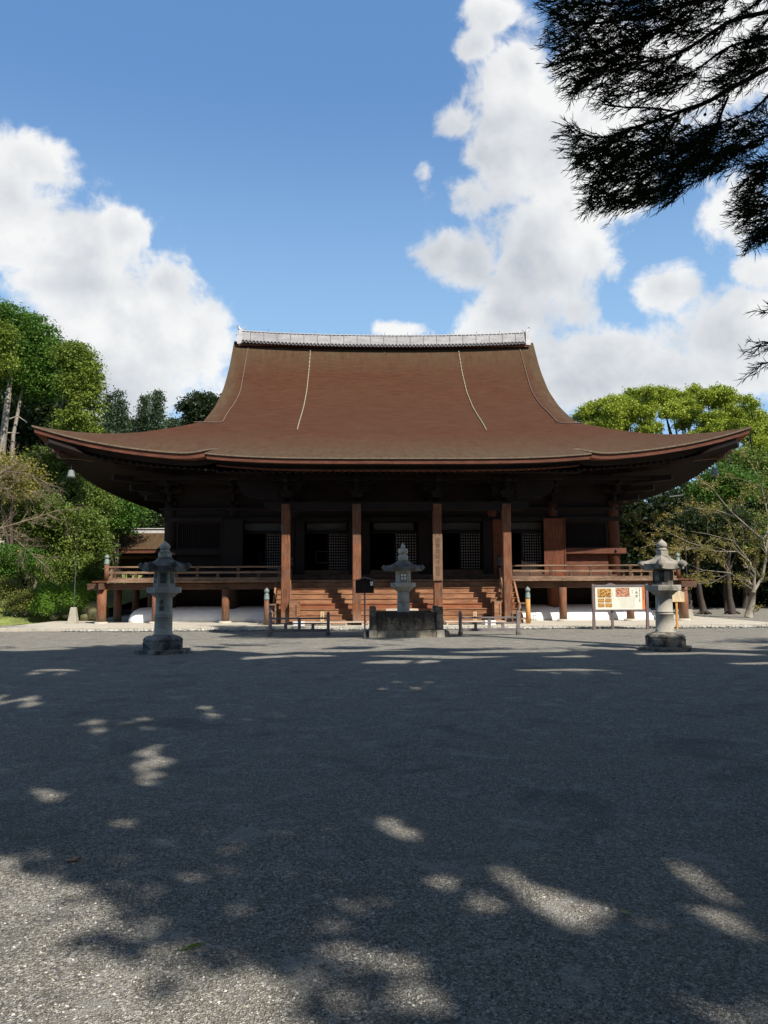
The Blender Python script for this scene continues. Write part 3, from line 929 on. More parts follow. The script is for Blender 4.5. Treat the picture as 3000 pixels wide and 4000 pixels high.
# continuous beams across the front
bm = MB()
bm.box(-11.4, 11.4, 38.80, 39.4, 5.46, 5.58)
bm.box(-11.25, 11.25, 38.93, 39.27, 5.12, 5.46)
bm.box(-10.9, 10.9, 39.0, 39.2, 5.58, 7.6)
hb(bm, 'head_beam', 'wood_darkx')
for y0 in (38.98,):
    bm = MB(); bm.box(-11.1, 11.1, 38.78, 38.97, 4.90, 5.12); hb(bm, 'upper_rail_beam', 'wood_darkx')
for sg in (-1, 1):
    bm = MB(); bm.box(sg*8.1, sg*11.37, 38.70, 38.98, 3.30, 3.57)
    hb(bm, 'waist_beam', 'wood_redx' if sg > 0 else 'wood_darkx')  # darker copy paints the shade on the left beam
for sg in (-1, 1):
    n_ = MB(); n_.lathe([(.075, 0), (.06, .05), (.02, .075)], 12)
    n_.v = [(x+sg*10.86, 38.70-z, y+3.44) for x, y, z in n_.v]; hb(n_, 'beam_boss', 'bronze_dark')
# brackets on the pillars
def bracket(x, y, name='bracket', s=1.0):
    m = MB()
    def blk(cx, cy, z, w=.30, h=.2): m.box(cx-w/2, cx+w/2, cy-w/2, cy+w/2, z+h*.4, z+h); m.add(*((lambda q: (q.v, q.f))(MB().box(cx-w/2+.05, cx+w/2-.05, cy-w/2+.05, cy+w/2-.05, z, z+h*.4))))
    z = 5.60
    blk(x, y, z, .52, .30)
    for lv, (ax, ay) in enumerate(((.62, .55), (.9, 1.0), (1.05, 1.45))):
        zz = z+.30+lv*.36
        m.prism([(x-ax, zz+.10), (x-ax+.1, zz), (x-.2, zz-.05), (x+.2, zz-.05), (x+ax-.1, zz), (x+ax, zz+.10), (x+ax, zz+.20), (x-ax, zz+.20)], y-.09, y+.09)
        m.box(x-.09, x+.09, y-ay, y+.3, zz-.003, zz+.205)
        for dx in (-ax+.13, 0, ax-.13): blk(x+dx, y, zz+.19, .24, .17)
        blk(x, y-ay+.13, zz+.19, .24, .17)
        if lv:
            m.prism([(x-.6, zz+.13), (x-.5, zz+.02), (x+.5, zz+.02), (x+.6, zz+.13), (x+.6, zz+.21), (x-.6, zz+.21)], y-ay+.45, y-ay+.6)
    hb(m, name, 'wood_darkx')
for x in BX: bracket(x, BY)
pl = MB()
pl.box(-12.6, 12.6, BY-1.55, BY-1.37, 6.78, 6.98); pl.box(-12.1, 12.1, BY-.95, BY-.8, 6.70, 6.88)
hb(pl, 'eave_purlin', 'wood_darkx')
for sg in (-1, 1):       # projecting beam noses at the corners
    m = MB(); 
    m.prism([(sg*11.15, 5.98), (sg*12.0, 6.05), (sg*12.35, 6.2), (sg*12.5, 6.45), (sg*12.3, 6.45), (sg*11.15, 6.40)], BY-.1, BY+.1)
    hb(m, 'beam_nose', 'wood_darkx')
    m = MB(); a = R_(45)
    for k, (l, z) in enumerate(((1.4, 6.0), (2.2, 6.4), (3.1, 6.8))):
        m.obox((sg*(10.86+l/2*.707), BY-l/2*.707, z), l, .2, .24, -sg*a)
    m.tube([(sg*10.9, BY, 7.45), (sg*13.0, BY-2.15, 7.42), (sg*15.2, BY-4.35, 8.0)], .17, 4, False)
    hb(m, 'corner_rafter', 'wood_dark')
    BODY[0] = False; m = MB()
    m.obox((sg*14.70, 35.15, 7.52), .42, .24, .24, -sg*a); m.obox((sg*14.92, 34.93, 7.72), .36, .20, .16, -sg*a)
    m.obox((sg*13.9, 35.95, 7.55), 2.0, .2, .22, -sg*a)
    hb(m, 'corner_rafter_tip', 'wood_x'); BODY[0] = True

# walls of the outer bays with slatted windows
def slat_window(x0, x1):
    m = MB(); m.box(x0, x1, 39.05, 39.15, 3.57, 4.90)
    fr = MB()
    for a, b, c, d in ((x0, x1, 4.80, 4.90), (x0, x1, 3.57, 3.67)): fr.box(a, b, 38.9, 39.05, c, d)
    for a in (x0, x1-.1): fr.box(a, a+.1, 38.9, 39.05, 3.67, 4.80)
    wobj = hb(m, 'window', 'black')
    hb(fr, 'frame', 'wood_dark', wobj)
    s = MB(); x = x0+.16
    while x < x1-.14: s.box(x, x+.045, 38.96, 39.03, 3.67, 4.80); x += .1
    hb(s, 'slats', 'wood_dark', wobj)
    p = MB(); p.box(x0, x1, 38.98, 39.12, FZ+.05, 3.30)
    p.box(x0, x1, 38.90, 38.975, FZ+.05, FZ+.22); p.box(x0+.02, x1-.02, 38.94, 38.977, 2.78, 2.86)
    return hb(p, 'wainscot', 'wood_redx' if x0 > 0 else 'wood_darkx')  # left wainscot takes the darker copy, its shade put into the colour
slat_window(-10.55, -8.14); slat_window(8.14, 10.55)
sl = MB(); sl.box(-7.9, 7.9, 38.74, 39.2, FZ-.04, 2.54); hb(sl, 'sill_beam', 'wood_x')
sl = MB(); sl.box(-7.4, 7.4, 38.35, 38.738, FZ-.04, 2.31); hb(sl, 'threshold_step', 'wood_x')
sl = MB()
for sg in (-1, 1): sl.box(sg*7.95, sg*10.9, 38.76, 39.05, FZ-.04, FZ+.18)
hb(sl, 'ground_sill', 'wood_x')

# door bays: dark opening, lattice screen, diamond transom, open leaves
for i in range(1, 6):
    xa, xb = BX[i], BX[i+1]; c = (xa+xb)/2; right = i != 5
    oh = 1.05 if i != 3 else 1.17
    x0, x1 = c-oh, c+oh
    m = MB(); m.box(xa+.25, xb-.25, 39.02, 39.14, 4.86, 5.12); m.box(xa+.2, x0, 39.0, 39.14, 2.54, 4.86); m.box(x1, xb-.2, 39.0, 39.14, 2.54, 4.86)
    m.box(x0, x1, 38.97, 39.16, 4.40, 4.47)
    hb(m, 'door_surround', 'wood_dark')
    fr = MB(); fr.box(x0-.05, x1+.05, 38.90, 39.0, 4.33, 4.40); fr.box(x0-.05, x0, 38.90, 39.0, 2.54, 4.33); fr.box(x1, x1+.05, 38.90, 39.0, 2.54, 4.33)
    hb(fr, 'door_frame', 'wood_dark')
    if i == 5: lx0, lx1 = c+.0, c+.94     # lattice on the right half
    elif i in (1, 2): lx0, lx1 = c+.10, c+1.02
    elif i == 3: lx0, lx1 = c+.08, c+1.12
    else: lx0, lx1 = c+.0, c+.96
    pap = MB(); pap.box(lx0, lx1, 39.06, 39.07, 2.58, 4.33)
    lat = MB()
    nx_, nz_ = 8, 13
    fx = .06
    lat.box(lx0-fx, lx0, 38.99, 39.05, 2.54, 4.36); lat.box(lx1, lx1+fx, 38.99, 39.05, 2.54, 4.36)
    gw = (lx1-lx0)/nx_; gh = (4.33-2.58)/nz_
    for k in range(nx_+1): lat.box(lx0+k*gw-.028, lx0+k*gw+.028, 39.0, 39.035, 2.57, 4.34)
    for k in range(nz_+1): lat.box(lx0, lx1, 39.002, 39.033, 2.58+k*gh-.032, 2.58+k*gh+.032)
    lo = hb(lat, 'lattice_door', 'wood_dark')
    hb(pap, 'paper', 'paper', lo)
    # transom
    tr = MB(); tx0, tx1, z0, z1 = c-.98, c+.98, 4.47, 4.84
    step = .088; x = tx0-(z1-z0)
    while x < tx1:
        for d in (1, -1):
            a0, a1 = (x, x+(z1-z0)) if d == 1 else (x+(z1-z0), x)
            p, q = (a0, z0), (a1, z1)
            # clip to the opening
            def clip(p, q):
                (px_, pz_), (qx, qz) = p, q
                if px_ > qx: (px_, pz_), (qx, qz) = (qx, qz), (px_, pz_)
                if qx <= tx0 or px_ >= tx1: return None
                if px_ < tx0: pz_ = pz_+(qz-pz_)*(tx0-px_)/(qx-px_); px_ = tx0
                if qx > tx1: qz = pz_+(qz-pz_)*(tx1-px_)/(qx-px_); qx = tx1
                return (px_, pz_), (qx, qz)
            r = clip(p, q)
            if r:
                (px_, pz_), (qx, qz) = r
                y_ = 39.03 if d == 1 else 39.047
                tr.add([(px_, y_, pz_-.016), (qx, y_, qz-.016), (qx, y_, qz+.016), (px_, y_, pz_+.016), (px_, y_+.015, pz_-.016), (qx, y_+.015, qz-.016), (qx, y_+.015, qz+.016), (px_, y_+.015, pz_+.016)],
                       [(0, 1, 2, 3), (3, 2, 6, 7), (0, 4, 5, 1)])
        x += step
    to = hb(tr, 'transom_lattice', 'wood_dark')
    pb = MB(); pb.box(tx0, tx1, 39.09, 39.10, z0, z1); hb(pb, 'paper', 'paper', to)
    # folded door leaves standing against the pillars
    for sg, xx in ((-1, x0), (1, x1)):
        lf = MB(); wd = (xx-xa) if sg < 0 else (xb-xx)
        xc0, xc1 = (xa+.02, xx-.02) if sg < 0 else (xx+.02, xb-.02)
        lf.box(xc0, xc1, 38.68, 38.73, FZ+.12, 4.98)
        for z in (FZ+.25, 3.35, 4.8): lf.box(xc0+.02, xc1-.02, 38.655, 38.679, z, z+.1)
        hb(lf, 'door_leaf', 'wood_red' if xx > 4.5 else 'wood_dark', label='open door leaf catching the sun' if xx > 6.5 else None)  # red copy for the sunny bay, shade-darkened copy elsewhere
# wide leaf on the right of the last bay
for sg in (1, -1):
    lf = MB(); lf.box(sg*7.30, sg*8.30, 38.60, 38.65, FZ+.1, 5.02); lf.box(sg*8.30, sg*8.36, 38.57, 38.67, FZ+.05, 5.06)
    hb(lf, 'door_leaf', 'wood_red' if sg > 0 else 'wood_dark')  # shade on the left leaf is painted by the darker timber
# pale window frames seen inside through two doors
for xc in (-6.55, -3.62):
    m = MB(); m.box(xc-.32, xc+.32, 41.5, 41.52, 3.02, 3.045); m.box(xc-.32, xc-.30, 41.5, 41.52, 3.045, 3.62); m.box(xc-.30, xc+.32, 41.5, 41.52, 3.60, 3.62)
    m.v = [(x, y, z-.05) for x, y, z in m.v]
    hb(m, 'inner_frame', 'white')

BODY[0] = False
# plaster mound under the floor
pm = MB(); n = 12; prof = [(0, .12), (.02, .28), (.10, .48), (.26, .66), (.50, .78), (.9, .83)]
X0, X1, Y0, Y1 = -12.42, 12.42, 37.42, 62.6; rc = .55
ring = []
def rring(ins):
    pts = []
    r = max(rc, .05)
    for cx, cy, a0 in ((X1-rc, Y0+rc, -90), (X1-rc, Y1-rc, 0), (X0+rc, Y1-rc, 90), (X0+rc, Y0+rc, 180)):
        for k in range(7):
            a = R_(a0+k*15); rr = max(rc-ins, .02)
            ex = max(ins-rc, 0)
            pts.append((cx+rr*math.cos(a)-math.copysign(ex, cx), cy+rr*math.sin(a)+(ex if cy < MY else -ex)))
    return pts
vs = []
for ins, z in prof: vs += [(x, y, z) for x, y in rring(ins)]
L = 28; fs = []
for k in range(len(prof)-1):
    for i in range(L): j = (i+1) % L; fs.append((k*L+i, k*L+j, (k+1)*L+j, (k+1)*L+i))
fs.append(tuple((len(prof)-1)*L+i for i in range(L)))
pm.add(vs, fs, True)
hb(pm, 'plaster_base', 'plaster', label='white plastered mound under the hall')
fn = MB()                                   # boards closing the space under the floor
fn.box(-10.8, 10.8, 39.15, 39.25, .8, 2.0)
for sg in (-1, 1): fn.box(sg*10.7, sg*10.8, 39.2, 60, .8, 2.0)
hb(fn, 'underfloor_wall', 'wood_dark')
bmx = MB(); bmx.box(-13.3, 13.3, 38.2, 38.4, 1.66, 1.9); hb(bmx, 'floor_beam', 'wood_darkx')

# veranda
vf = MB(); x = -13.48
rr = random.Random(4)
while x < 13.44:
    wd = min(.33, 13.48-x); y0 = 36.39+rr.uniform(-.012, .012)
    if abs(x+wd/2) < 4.9: y0 = 36.52
    vf.box(x+.004, x+wd-.004, y0, 38.7, 1.955+rr.uniform(-.004, .004), 2.04)
    x += wd
for sg in (-1, 1): vf.box(sg*10.95, sg*13.48, 38.72, 62.8, 1.96, 2.04)
hb(vf, 'veranda_floor', 'wood_rail', bevel=.006)
vb = MB(); vb.box(-13.95, 13.95, 36.64, 36.80, 1.64, 1.92)
for sg in (-1, 1): vb.box(sg*13.10, sg*13.34, 36.3, 63, 1.645, 1.925)
hb(vb, 'veranda_beam', 'wood_x', bevel=.02)
for sg in (-1, 1):
    e = MB(); e.box(sg*13.0, sg*13.62, 36.30, 36.38, 1.97, 2.035); hb(e, 'veranda_corner_board', 'wood_red')
for x in (-13.28, -10.85, -7.72, 7.70, 10.82, 13.30):
    s_ = MB(); s_.lathe([(.34, .10), (.30, .17), (.24, .21)], 14, x, 36.66); hb(s_, 'post_stone', 'apron')
    p = MB(); r = .21 if abs(x) > 12 else .175; p.lathe([(r*1.03, .20), (r*.98, .8), (r, 1.66)], 18, x, 36.66)
    hb(p, 'veranda_post', 'wood_v')
for x in (-13.28, 13.3):
    for y in (39.1, 42.2, 45.3, 48.4, 54, 60):
        p = MB(); p.lathe([(.2, .12), (.19, 1.66)], 12, x, y); hb(p, 'veranda_post', 'wood_v')
def giboshi(m, x, y, z, r, cap=.42):
    """onion shaped bronze post cap, sitting on a post of radius r, z = bottom of the sleeve"""
    m.lathe([(r*1.04, z), (r*1.06, z+cap*.16), (r*1.04, z+cap*.17), (r*1.06, z+cap*.38), (r*1.03, z+cap*.40), (r*1.0, z+cap*.60), (r*.86, z+cap*.74), (r*.55, z+cap*.82), (r*.62, z+cap*.86), (r*.98, z+cap*.98), (r*1.08, z+cap*1.12), (r*.92, z+cap*1.28), (r*.50, z+cap*1.40), (r*.14, z+cap*1.50), (r*.02, z+cap*1.57)], 18, x, y)
def newel(x, y, z0, z1, r=.105, cap=.34, mat='bronze', wm='wood_v'):
    p = MB(); p.lathe([(r, z0), (r*.97, z1)], 16, x, y); po = hb(p, 'newel_post', wm)
    g_ = MB(); giboshi(g_, x, y, z1-.02, r, cap); hb(g_, 'finial_cap', mat, po)
for sg in (-1, 1):
    newel(sg*13.05, 36.52, 2.04, 2.80, .105, .30)
    newel(sg*5.61, 34.45, .12, 1.20, .105, .34, wm='wood_orange' if sg > 0 else 'wood_v')
    newel(sg*4.74, 36.33, 2.04, 2.68, .10, .32, 'bronze_dark', 'wood_dark')
# railings
for sg in (-1, 1):
    r = MB(); xa, xb = sg*4.84, sg*12.95
    r.box(xa, xb, 36.46, 36.58, 2.045, 2.17)
    ro = hb(r, 'railing', 'wood_rail')
    for z, th in ((2.42, .032), (2.655, .036)):
        q = MB(); q.tube([(xa, 36.52, z), (xb, 36.52, z)], th, 8); hb(q, 'rail', 'wood_rail', ro)
    q = MB(); q.box(xa, xb, 36.485, 36.555, 2.36, 2.395) ; hb(q, 'flat_rail', 'wood_rail', ro)
    k = 0; x = 5.3
    while x < 12.9:
        q = MB(); q.box(sg*(x-.06), sg*(x+.06), 36.47, 36.57, 2.17, 2.36)
        hb(q, 'rail_strut', 'wood_x', ro)
        if k % 2 == 0:
            q = MB(); q.box(sg*(x-.05), sg*(x+.05), 36.48, 36.56, 2.44, 2.56); q.box(sg*(x-.075), sg*(x+.075), 36.46, 36.58, 2.56, 2.625)
            hb(q, 'rail_block', 'wood_x', ro)
        x += .92; k += 1
    # railing along the side veranda
    r = MB(); r.box(sg*12.99, sg*13.11, 36.62, 62, 2.045, 2.16)
    so = hb(r, 'railing', 'wood_rail')
    q = MB(); q.tube([(sg*13.05, 36.4, 2.42), (sg*13.05, 62, 2.42)], .03, 6); q.tube([(sg*13.05, 36.4, 2.655), (sg*13.05, 62, 2.655)], .034, 6)
    hb(q, 'rail', 'wood_rail', so)
    for y in np.arange(37.2, 61, 1.4):
        q = MB(); q.box(sg*12.99, sg*13.11, y-.06, y+.06, 2.16, 2.6); hb(q, 'rail_strut', 'wood_rail', so)

# porch pillars and beams
PX = [-4.82, -1.765, 1.74, 4.76]
PY = 34.6
for k, x in enumerate(PX):
    b_ = MB(); b_.lathe([(.36, .10), (.33, .17), (.28, .20)], 4, x, PY, False, PI/4); hb(b_, 'pillar_base', 'stone_warm')
    p = MB(); h = .185; c_ = .03
    pr_ = [(-h+c_, -h), (h-c_, -h), (h, -h+c_), (h, h-c_), (h-c_, h), (-h+c_, h), (-h, h-c_), (-h, -h+c_)]
    vs = [(x+a, PY+b, .18) for a, b in pr_]+[(x+a, PY+b, 5.3) for a, b in pr_]
    p.add(vs, [tuple(range(7, -1, -1)), tuple(range(8, 16))]+[(i, (i+1) % 8, 8+(i+1) % 8, 8+i) for i in range(8)])
    hb(p, 'porch_pillar', 'wood_v')
    bracket(x, PY+.4 if False else PY, 'porch_bracket')
bm = MB(); bm.box(-5.5, 5.5, PY-.13, PY+.13, 5.02, 5.40)
hb(bm, 'porch_beam', 'wood_darkx')
for sg in (-1, 1):
    m = MB(); m.prism([(sg*4.98, 5.05), (sg*5.5, 5.02), (sg*5.75, 5.2), (sg*5.82, 5.42), (sg*5.6, 5.38), (sg*4.98, 5.38)], PY-.12, PY+.12); hb(m, 'beam_nose', 'wood_darkx')
bm = MB(); bm.box(-7.3, 7.3, PY-.11, PY+.11, 6.40, 6.62)
hb(bm, 'porch_purlin', 'wood_darkx')
for x in PX:                               # curved tie beams back to the hall
    m = MB()
    m.tube([(x, PY+.1, 5.35), (x, 35.8, 5.7), (x, 37.2, 5.75), (x, 38.9, 5.45)], [.15, .17, .17, .15], 6); hb(m, 'tie_beam', 'wood_dark')
for sg in (-1, 1):
    m = MB(); m.prism([(sg*5.2, 5.45), (sg*6.4, 5.62), (sg*6.75, 5.8), (sg*6.9, 6.1), (sg*6.9, 6.3), (sg*5.2, 6.3)], PY-.08, PY+.08); hb(m, 'carved_beam_end', 'wood_darkx')

# stairs
NS = 8
for k in range(NS):
    z1 = .30+k*.2315; z0 = z1-.2315; y0 = 34.86+k*.225
    s_ = MB(); s_.box(-5.34, 5.34, y0+.03, y0+.28, z0+.002, z1-.05)
    s_.box(-5.36, 5.36, y0, y0+.30, z1-.05, z1)
    hb(s_, 'stair_step', 'wood_step_red' if k in (3,) else 'wood_step', bevel=.006)
s_ = MB(); s_.box(-5.34, 5.34, 36.5, 36.6, 1.5, 1.95); hb(s_, 'stair_back', 'wood_x')
for sg in (-1, 1):
    m = MB()
    m.add([(sg*5.38, 34.75, .13), (sg*5.46, 34.75, .13), (sg*5.46, 36.6, 1.95), (sg*5.38, 36.6, 1.95), (sg*5.38, 34.75, .42), (sg*5.46, 34.75, .42), (sg*5.46, 36.5, 2.03), (sg*5.38, 36.5, 2.03)],
          [(0, 1, 2, 3), (4, 5, 6, 7), (0, 1, 5, 4), (1, 2, 6, 5), (2, 3, 7, 6), (3, 0, 4, 7)])
    hb(m, 'stair_stringer', 'wood_step')
    h_ = MB(); X_ = sg*4.74
    for dz, th in ((.22, .05), (.48, .03), (.70, .038)):
        h_.tube([(X_, 34.95, .30+dz), (X_, 35.6, .95+dz), (X_, 36.15, 1.62+dz), (X_, 36.33, 1.98+dz)], th, 8)
    for y, z in ((35.1, .5), (35.5, .9), (35.9, 1.35)): h_.box(X_-.04, X_+.04, y-.04, y+.04, z, z+.62)
    hb(h_, 'stair_handrail', 'wood_rail')
    q = MB()
    for z in (.98, .62, .32): q.box(sg*5.5, sg*5.20, 34.42, 34.50, z-.03, z+.035)
    q.box(sg*5.26, sg*5.20, 34.43, 34.49, .14, .95)
    for z in (.98, .62, .32): q.box(sg*5.57, sg*5.63, 34.5, 35.4, z-.02, z+.03)
    hb(q, 'stair_side_rail', 'wood_rail')

# ------------------------------------------------------------------ stone lanterns
def hexring(r, n=6, rot=0.0):
    return [(r*math.cos(2*PI*i/n+rot), r*math.sin(2*PI*i/n+rot)) for i in range(n)]
def lantern_base(t, r, z0, z1, mat, n=10, squat=1.0):
    b = MB(); b.lathe([(r*.99, z0), (r*1.0, z0+(z1-z0)*.55), (r*.93, z0+(z1-z0)*.60)], 8, 0, 0, False, PI/8)
    zt = z0+(z1-z0)*.60; H = z1-zt
    b.lathe([(r*.90, zt), (r*.86, zt+H*.45), (r*.72, zt+H*.8), (r*.50, z1)], 24)
    # lotus petals
    for i in range(n):
        a = 2*PI*i/n
        for w in (0,):
            pts = []
            m = MB(); m.sphere((0, 0, 0), 1, 10)
            for (x, y, z) in m.v: pass
            vs = []
            for (x, y, z) in m.v:
                X = .72*r+x*r*.25; Y = y*r*.22; Z = zt+H*.38+z*H*.52-(x*.28*H)
                vs.append((X*math.cos(a)-Y*math.sin(a), X*math.sin(a)+Y*math.cos(a), Z))
            b.add(vs, m.f, True)
    return b.build('base', mat, t)
def lantern_roof(t, r, z0, z1, rt, mat, n=6, rot=PI/6, curl=.09, lip=.12, name='lantern_roof'):
    b = MB(); prof = []
    K = 7
    for k in range(K+1):
        u = k/K; rr = r*(1-u)+rt*u; rr -= (r-rt)*.16*math.sin(PI*u)
        prof.append((rr, z0+lip+(z1-z0-lip)*(u**1.15)))
    vs = []; fs = []
    m = n*6
    def edge(rad, i, lift):
        a0 = 2*PI*(i//6)/n+rot; a1 = a0+2*PI/n; f_ = (i % 6)/6
        x = rad*((1-f_)*math.cos(a0)+f_*math.cos(a1)); y = rad*((1-f_)*math.sin(a0)+f_*math.sin(a1))
        c = abs(2*f_-1)
        return x, y, lift*c**3
    rows = [(r*.94, z0, 1), (r, z0+.01, 1), (r, z0+lip, 1)]+[(a, z, (1-k/K)**2) for k, (a, z) in enumerate(prof)][1:]
    for rad, z, l in rows:
        for i in range(m):
            x, y, dz = edge(rad, i, .06*l); vs.append((x, y, z+dz))
    for k in range(len(rows)-1):
        for i in range(m): j = (i+1) % m; fs.append((k*m+i, k*m+j, (k+1)*m+j, (k+1)*m+i))
    fs.append(tuple(range(m-1, -1, -1))); fs.append(tuple((len(rows)-1)*m+i for i in range(m)))
    b.add(vs, fs)
    o = b.build(name, mat, t)
    for i in range(n):                      # curled corner ends
        a = 2*PI*i/n+rot; c = MB()
        rr = r*.98
        c.tube([(rr*.80*math.cos(a), rr*.80*math.sin(a), z0+lip*.8), (rr*.95*math.cos(a), rr*.95*math.sin(a), z0+lip*.95), (rr*1.02*math.cos(a), rr*1.02*math.sin(a), z0+lip*1.2), (rr*.97*math.cos(a), rr*.97*math.sin(a), z0+lip*1.5)], [curl*.8, curl, curl, curl*.55], 8)
        c.build('curled_corner', mat, o)
    return o

def tall_lantern(label, loc, rz, mats, k=1.0, top=2.9, hexrot=0.0, warm=False, chars=''):
    st_, dk, cap = mats
    t = thing('stone_lantern', label, 'stone lantern', loc, rz, 'stone lanterns on the forecourt')
    s_ = MB(); s_.lathe([(.74, -.05), (.74, .085), (.72, .10)], 6, 0, 0, False, .35); s_.build('ground_slab', dk, t, .01)
    lantern_base(t, .53, .10, .46, dk)
    p = MB(); p.lathe([(.27, .455), (.265, .49), (.235, .50), (.228, .93), (.238, .935), (.238, .955), (.222, .96), (.222, .985), (.236, .99), (.236, 1.01), (.218, 1.015), (.215, 1.46), (.26, 1.475)], 28)
    po = p.build('shaft', st_, t)
    c = MB(); c.lathe([(.25, 1.44), (.30, 1.49), (.40, 1.56)], 8, 0, 0, False, PI/8); c.lathe([(.46, 1.56), (.465, 1.70), (.45, 1.705)], 8, 0, 0, False, PI/8)
    c.build('platform', st_, t, .008)
    l = MB(); l.lathe([(.285, 1.705), (.27, 2.16)], 6, 0, 0, False, hexrot)
    lb = l.build('light_chamber', 'stone_stained' if warm else st_, t, .01)
    for i in range(6):
        a = hexrot+PI/6+i*PI/3; d = .245
        w = MB(); w.obox((0, 0, 0), .15, .02, .26); w.v = [(x*math.cos(a+PI/2)-y*math.sin(a+PI/2)+d*math.cos(a), x*math.sin(a+PI/2)+y*math.cos(a+PI/2)+d*math.sin(a), z+1.94) for x, y, z in w.v]
        w.build('window', 'stone_dark' if i % 2 else cap, lb, .004)
    lantern_roof(t, .60, 2.11, 2.50, .17, cap, 6, hexrot, .10, .15)
    n_ = MB(); n_.lathe([(.17, 2.49), (.172, 2.60), (.15, 2.62)], 6, 0, 0, False, hexrot); n_.lathe([(.155, 2.62), (.115, 2.68), (.10, 2.695)], 20)
    n_.build('neck', st_, t)
    f = MB(); f.lathe([(.08, 2.685), (.125, 2.71), (.142, 2.755), (.132, 2.80), (.09, 2.85), (.045, 2.885), (.012, 2.925)], 22)
    f.build('finial', st_, t)
    if chars:
        text_mesh('carved_letters', '\n'.join(chars), .15, 'cut', po, (-.235*math.sin(-rz+.0)*0, 0, 0))
        o = po.children[0]; o.rotation_euler = (PI/2, 0, -rz); 
        v = Matrix.Rotation(-rz, 3, 'Z') @ Vector((-.01, -.221, 1.38)); o.location = v
    return t
L1 = at(635, 2300, 21.3); L2 = at(2599, 2300, 21.05)
tall_lantern('grey stone lantern with a black mossy cap, on the left in the shade', (-6.80, 21.3, 0), .12, ('stone', 'stone_dark', 'stone_cap'), chars='奉献')
tall_lantern('pale sunlit stone lantern in front of the white notice board', (6.42, 21.1, 0), -.25, ('stone_warm', 'stone_warmdark', 'stone_warm2'), hexrot=.3, warm=True)

tc = thing('stone_lantern', 'slim dark stone lantern standing inside the stone enclosure', 'stone lantern', (-.12, 28.1, 0), 0, 'stone lanterns on the forecourt')
p = MB(); p.lathe([(.225, 0), (.218, 1.12), (.212, 1.125), (.212, 1.14), (.217, 1.145), (.205, 1.56)], 26); p.build('shaft', 'stone', tc)
c = MB(); c.lathe([(.24, 1.54), (.40, 1.69)], 6, 0, 0, False, 0.15); c.lathe([(.45, 1.69), (.455, 1.84), (.44, 1.845)], 6, 0, 0, False, .15); c.build('platform', 'stone', tc, .008)
l = MB(); l.lathe([(.27, 1.845), (.27, 2.26)], 6, 0, 0, False, 0.0); lb = l.build('light_chamber', 'stone', tc, .008)
w = MB(); w.box(-.115, .115, -.245, -.222, 1.93, 2.17); wf = w.build('window', 'stone_cap', lb, .004)
for dx in (-.095, .012):
    for dz in (1.945, 2.06):
        w = MB(); w.box(dx, dx+.083, -.252, -.2449, dz, dz+.095); w.build('paper_pane', 'paper', wf)
lantern_roof(tc, .66, 2.24, 2.62, .20, 'stone_cap', 6, 0.0, .12, .13)
n_ = MB(); n_.lathe([(.16, 2.61), (.175, 2.66), (.178, 2.77), (.165, 2.80), (.13, 2.815), (.125, 2.86), (.17, 2.88), (.182, 2.93), (.178, 3.0), (.16, 3.03), (.08, 3.05)], 24); n_.build('neck', 'stone', tc)
f = MB(); f.lathe([(.07, 3.04), (.078, 3.10), (.065, 3.16), (.03, 3.22), (.008, 3.235)], 18); f.build('finial', 'stone', tc)

# stone enclosure round the central lantern
en = thing('stone_enclosure', 'blackened stone slab enclosure with carved front round the central lantern', 'stone fence', (-.06, 28.1, 0))
def eb(m, name, mat, bev=.012, par=None): return m.build(name, mat, en if par is None else par, bev)
for (x0, x1, y0, y1) in ((-1.02, 1.0, -.80, -.64), (-1.02, 1.0, .64, .80)):
    m = MB(); m.box(x0, x1, y0, y1, .245, .845); fr_ = eb(m, 'slab', 'stone_basin')
    if y0 < 0:
        m = MB(); m.prism([(-.26, .70), (.24, .72), (.20, .36), (-.14, .34)], -.825, -.80); eb(m, 'carved_tablet', 'stone_basin', .006, fr_)
        for s in (-1, 1):
            m = MB(); m.tube([(s*.30-.01, -.80, .63), (s*.42-.01, -.80, .58), (s*.43-.01, -.80, .46), (s*.34-.01, -.80, .36), (s*.22-.01, -.80, .33), (s*.17-.01, -.80, .38)], [.014, .02, .022, .02, .018, .01], 6); eb(m, 'carved_scroll', 'stone_dark', 0, fr_)
        for k in range(4):
            m = MB(); m.sphere((-.13+k*.08, -.80, .42+.03*(k in (1, 2))), .045, 8); eb(m, 'carved_knob', 'stone_dark', 0, fr_)
for sx in (-1, 1):
    m = MB(); m.box(sx*1.0, sx*1.16, -.66, .66, .245, .80); eb(m, 'slab', 'stone_basin')
    for sy in (-1, 1):
        m = MB(); m.box(sx*1.02, sx*1.25, sy*.64, sy*.87, .245, 1.02, .012); eb(m, 'corner_post', 'stone_warmdark', .02)
        m = MB(); m.box(sx*1.00, sx*1.28, sy*.62, sy*.93, -.03, .24); eb(m, 'corner_foot', 'stone_warm', .02)
for y0, y1 in ((-.90, -.55), (.55, .90)):
    m = MB(); m.box(-.995, .995, y0, y1, -.03, .235); eb(m, 'plinth', 'stone_basin', .02)
for sx in (-1, 1):
    m = MB(); m.box(sx*1.28, sx*1.46, -.80, .80, -.03, .20); eb(m, 'side_kerb', 'stone_dark', .03)

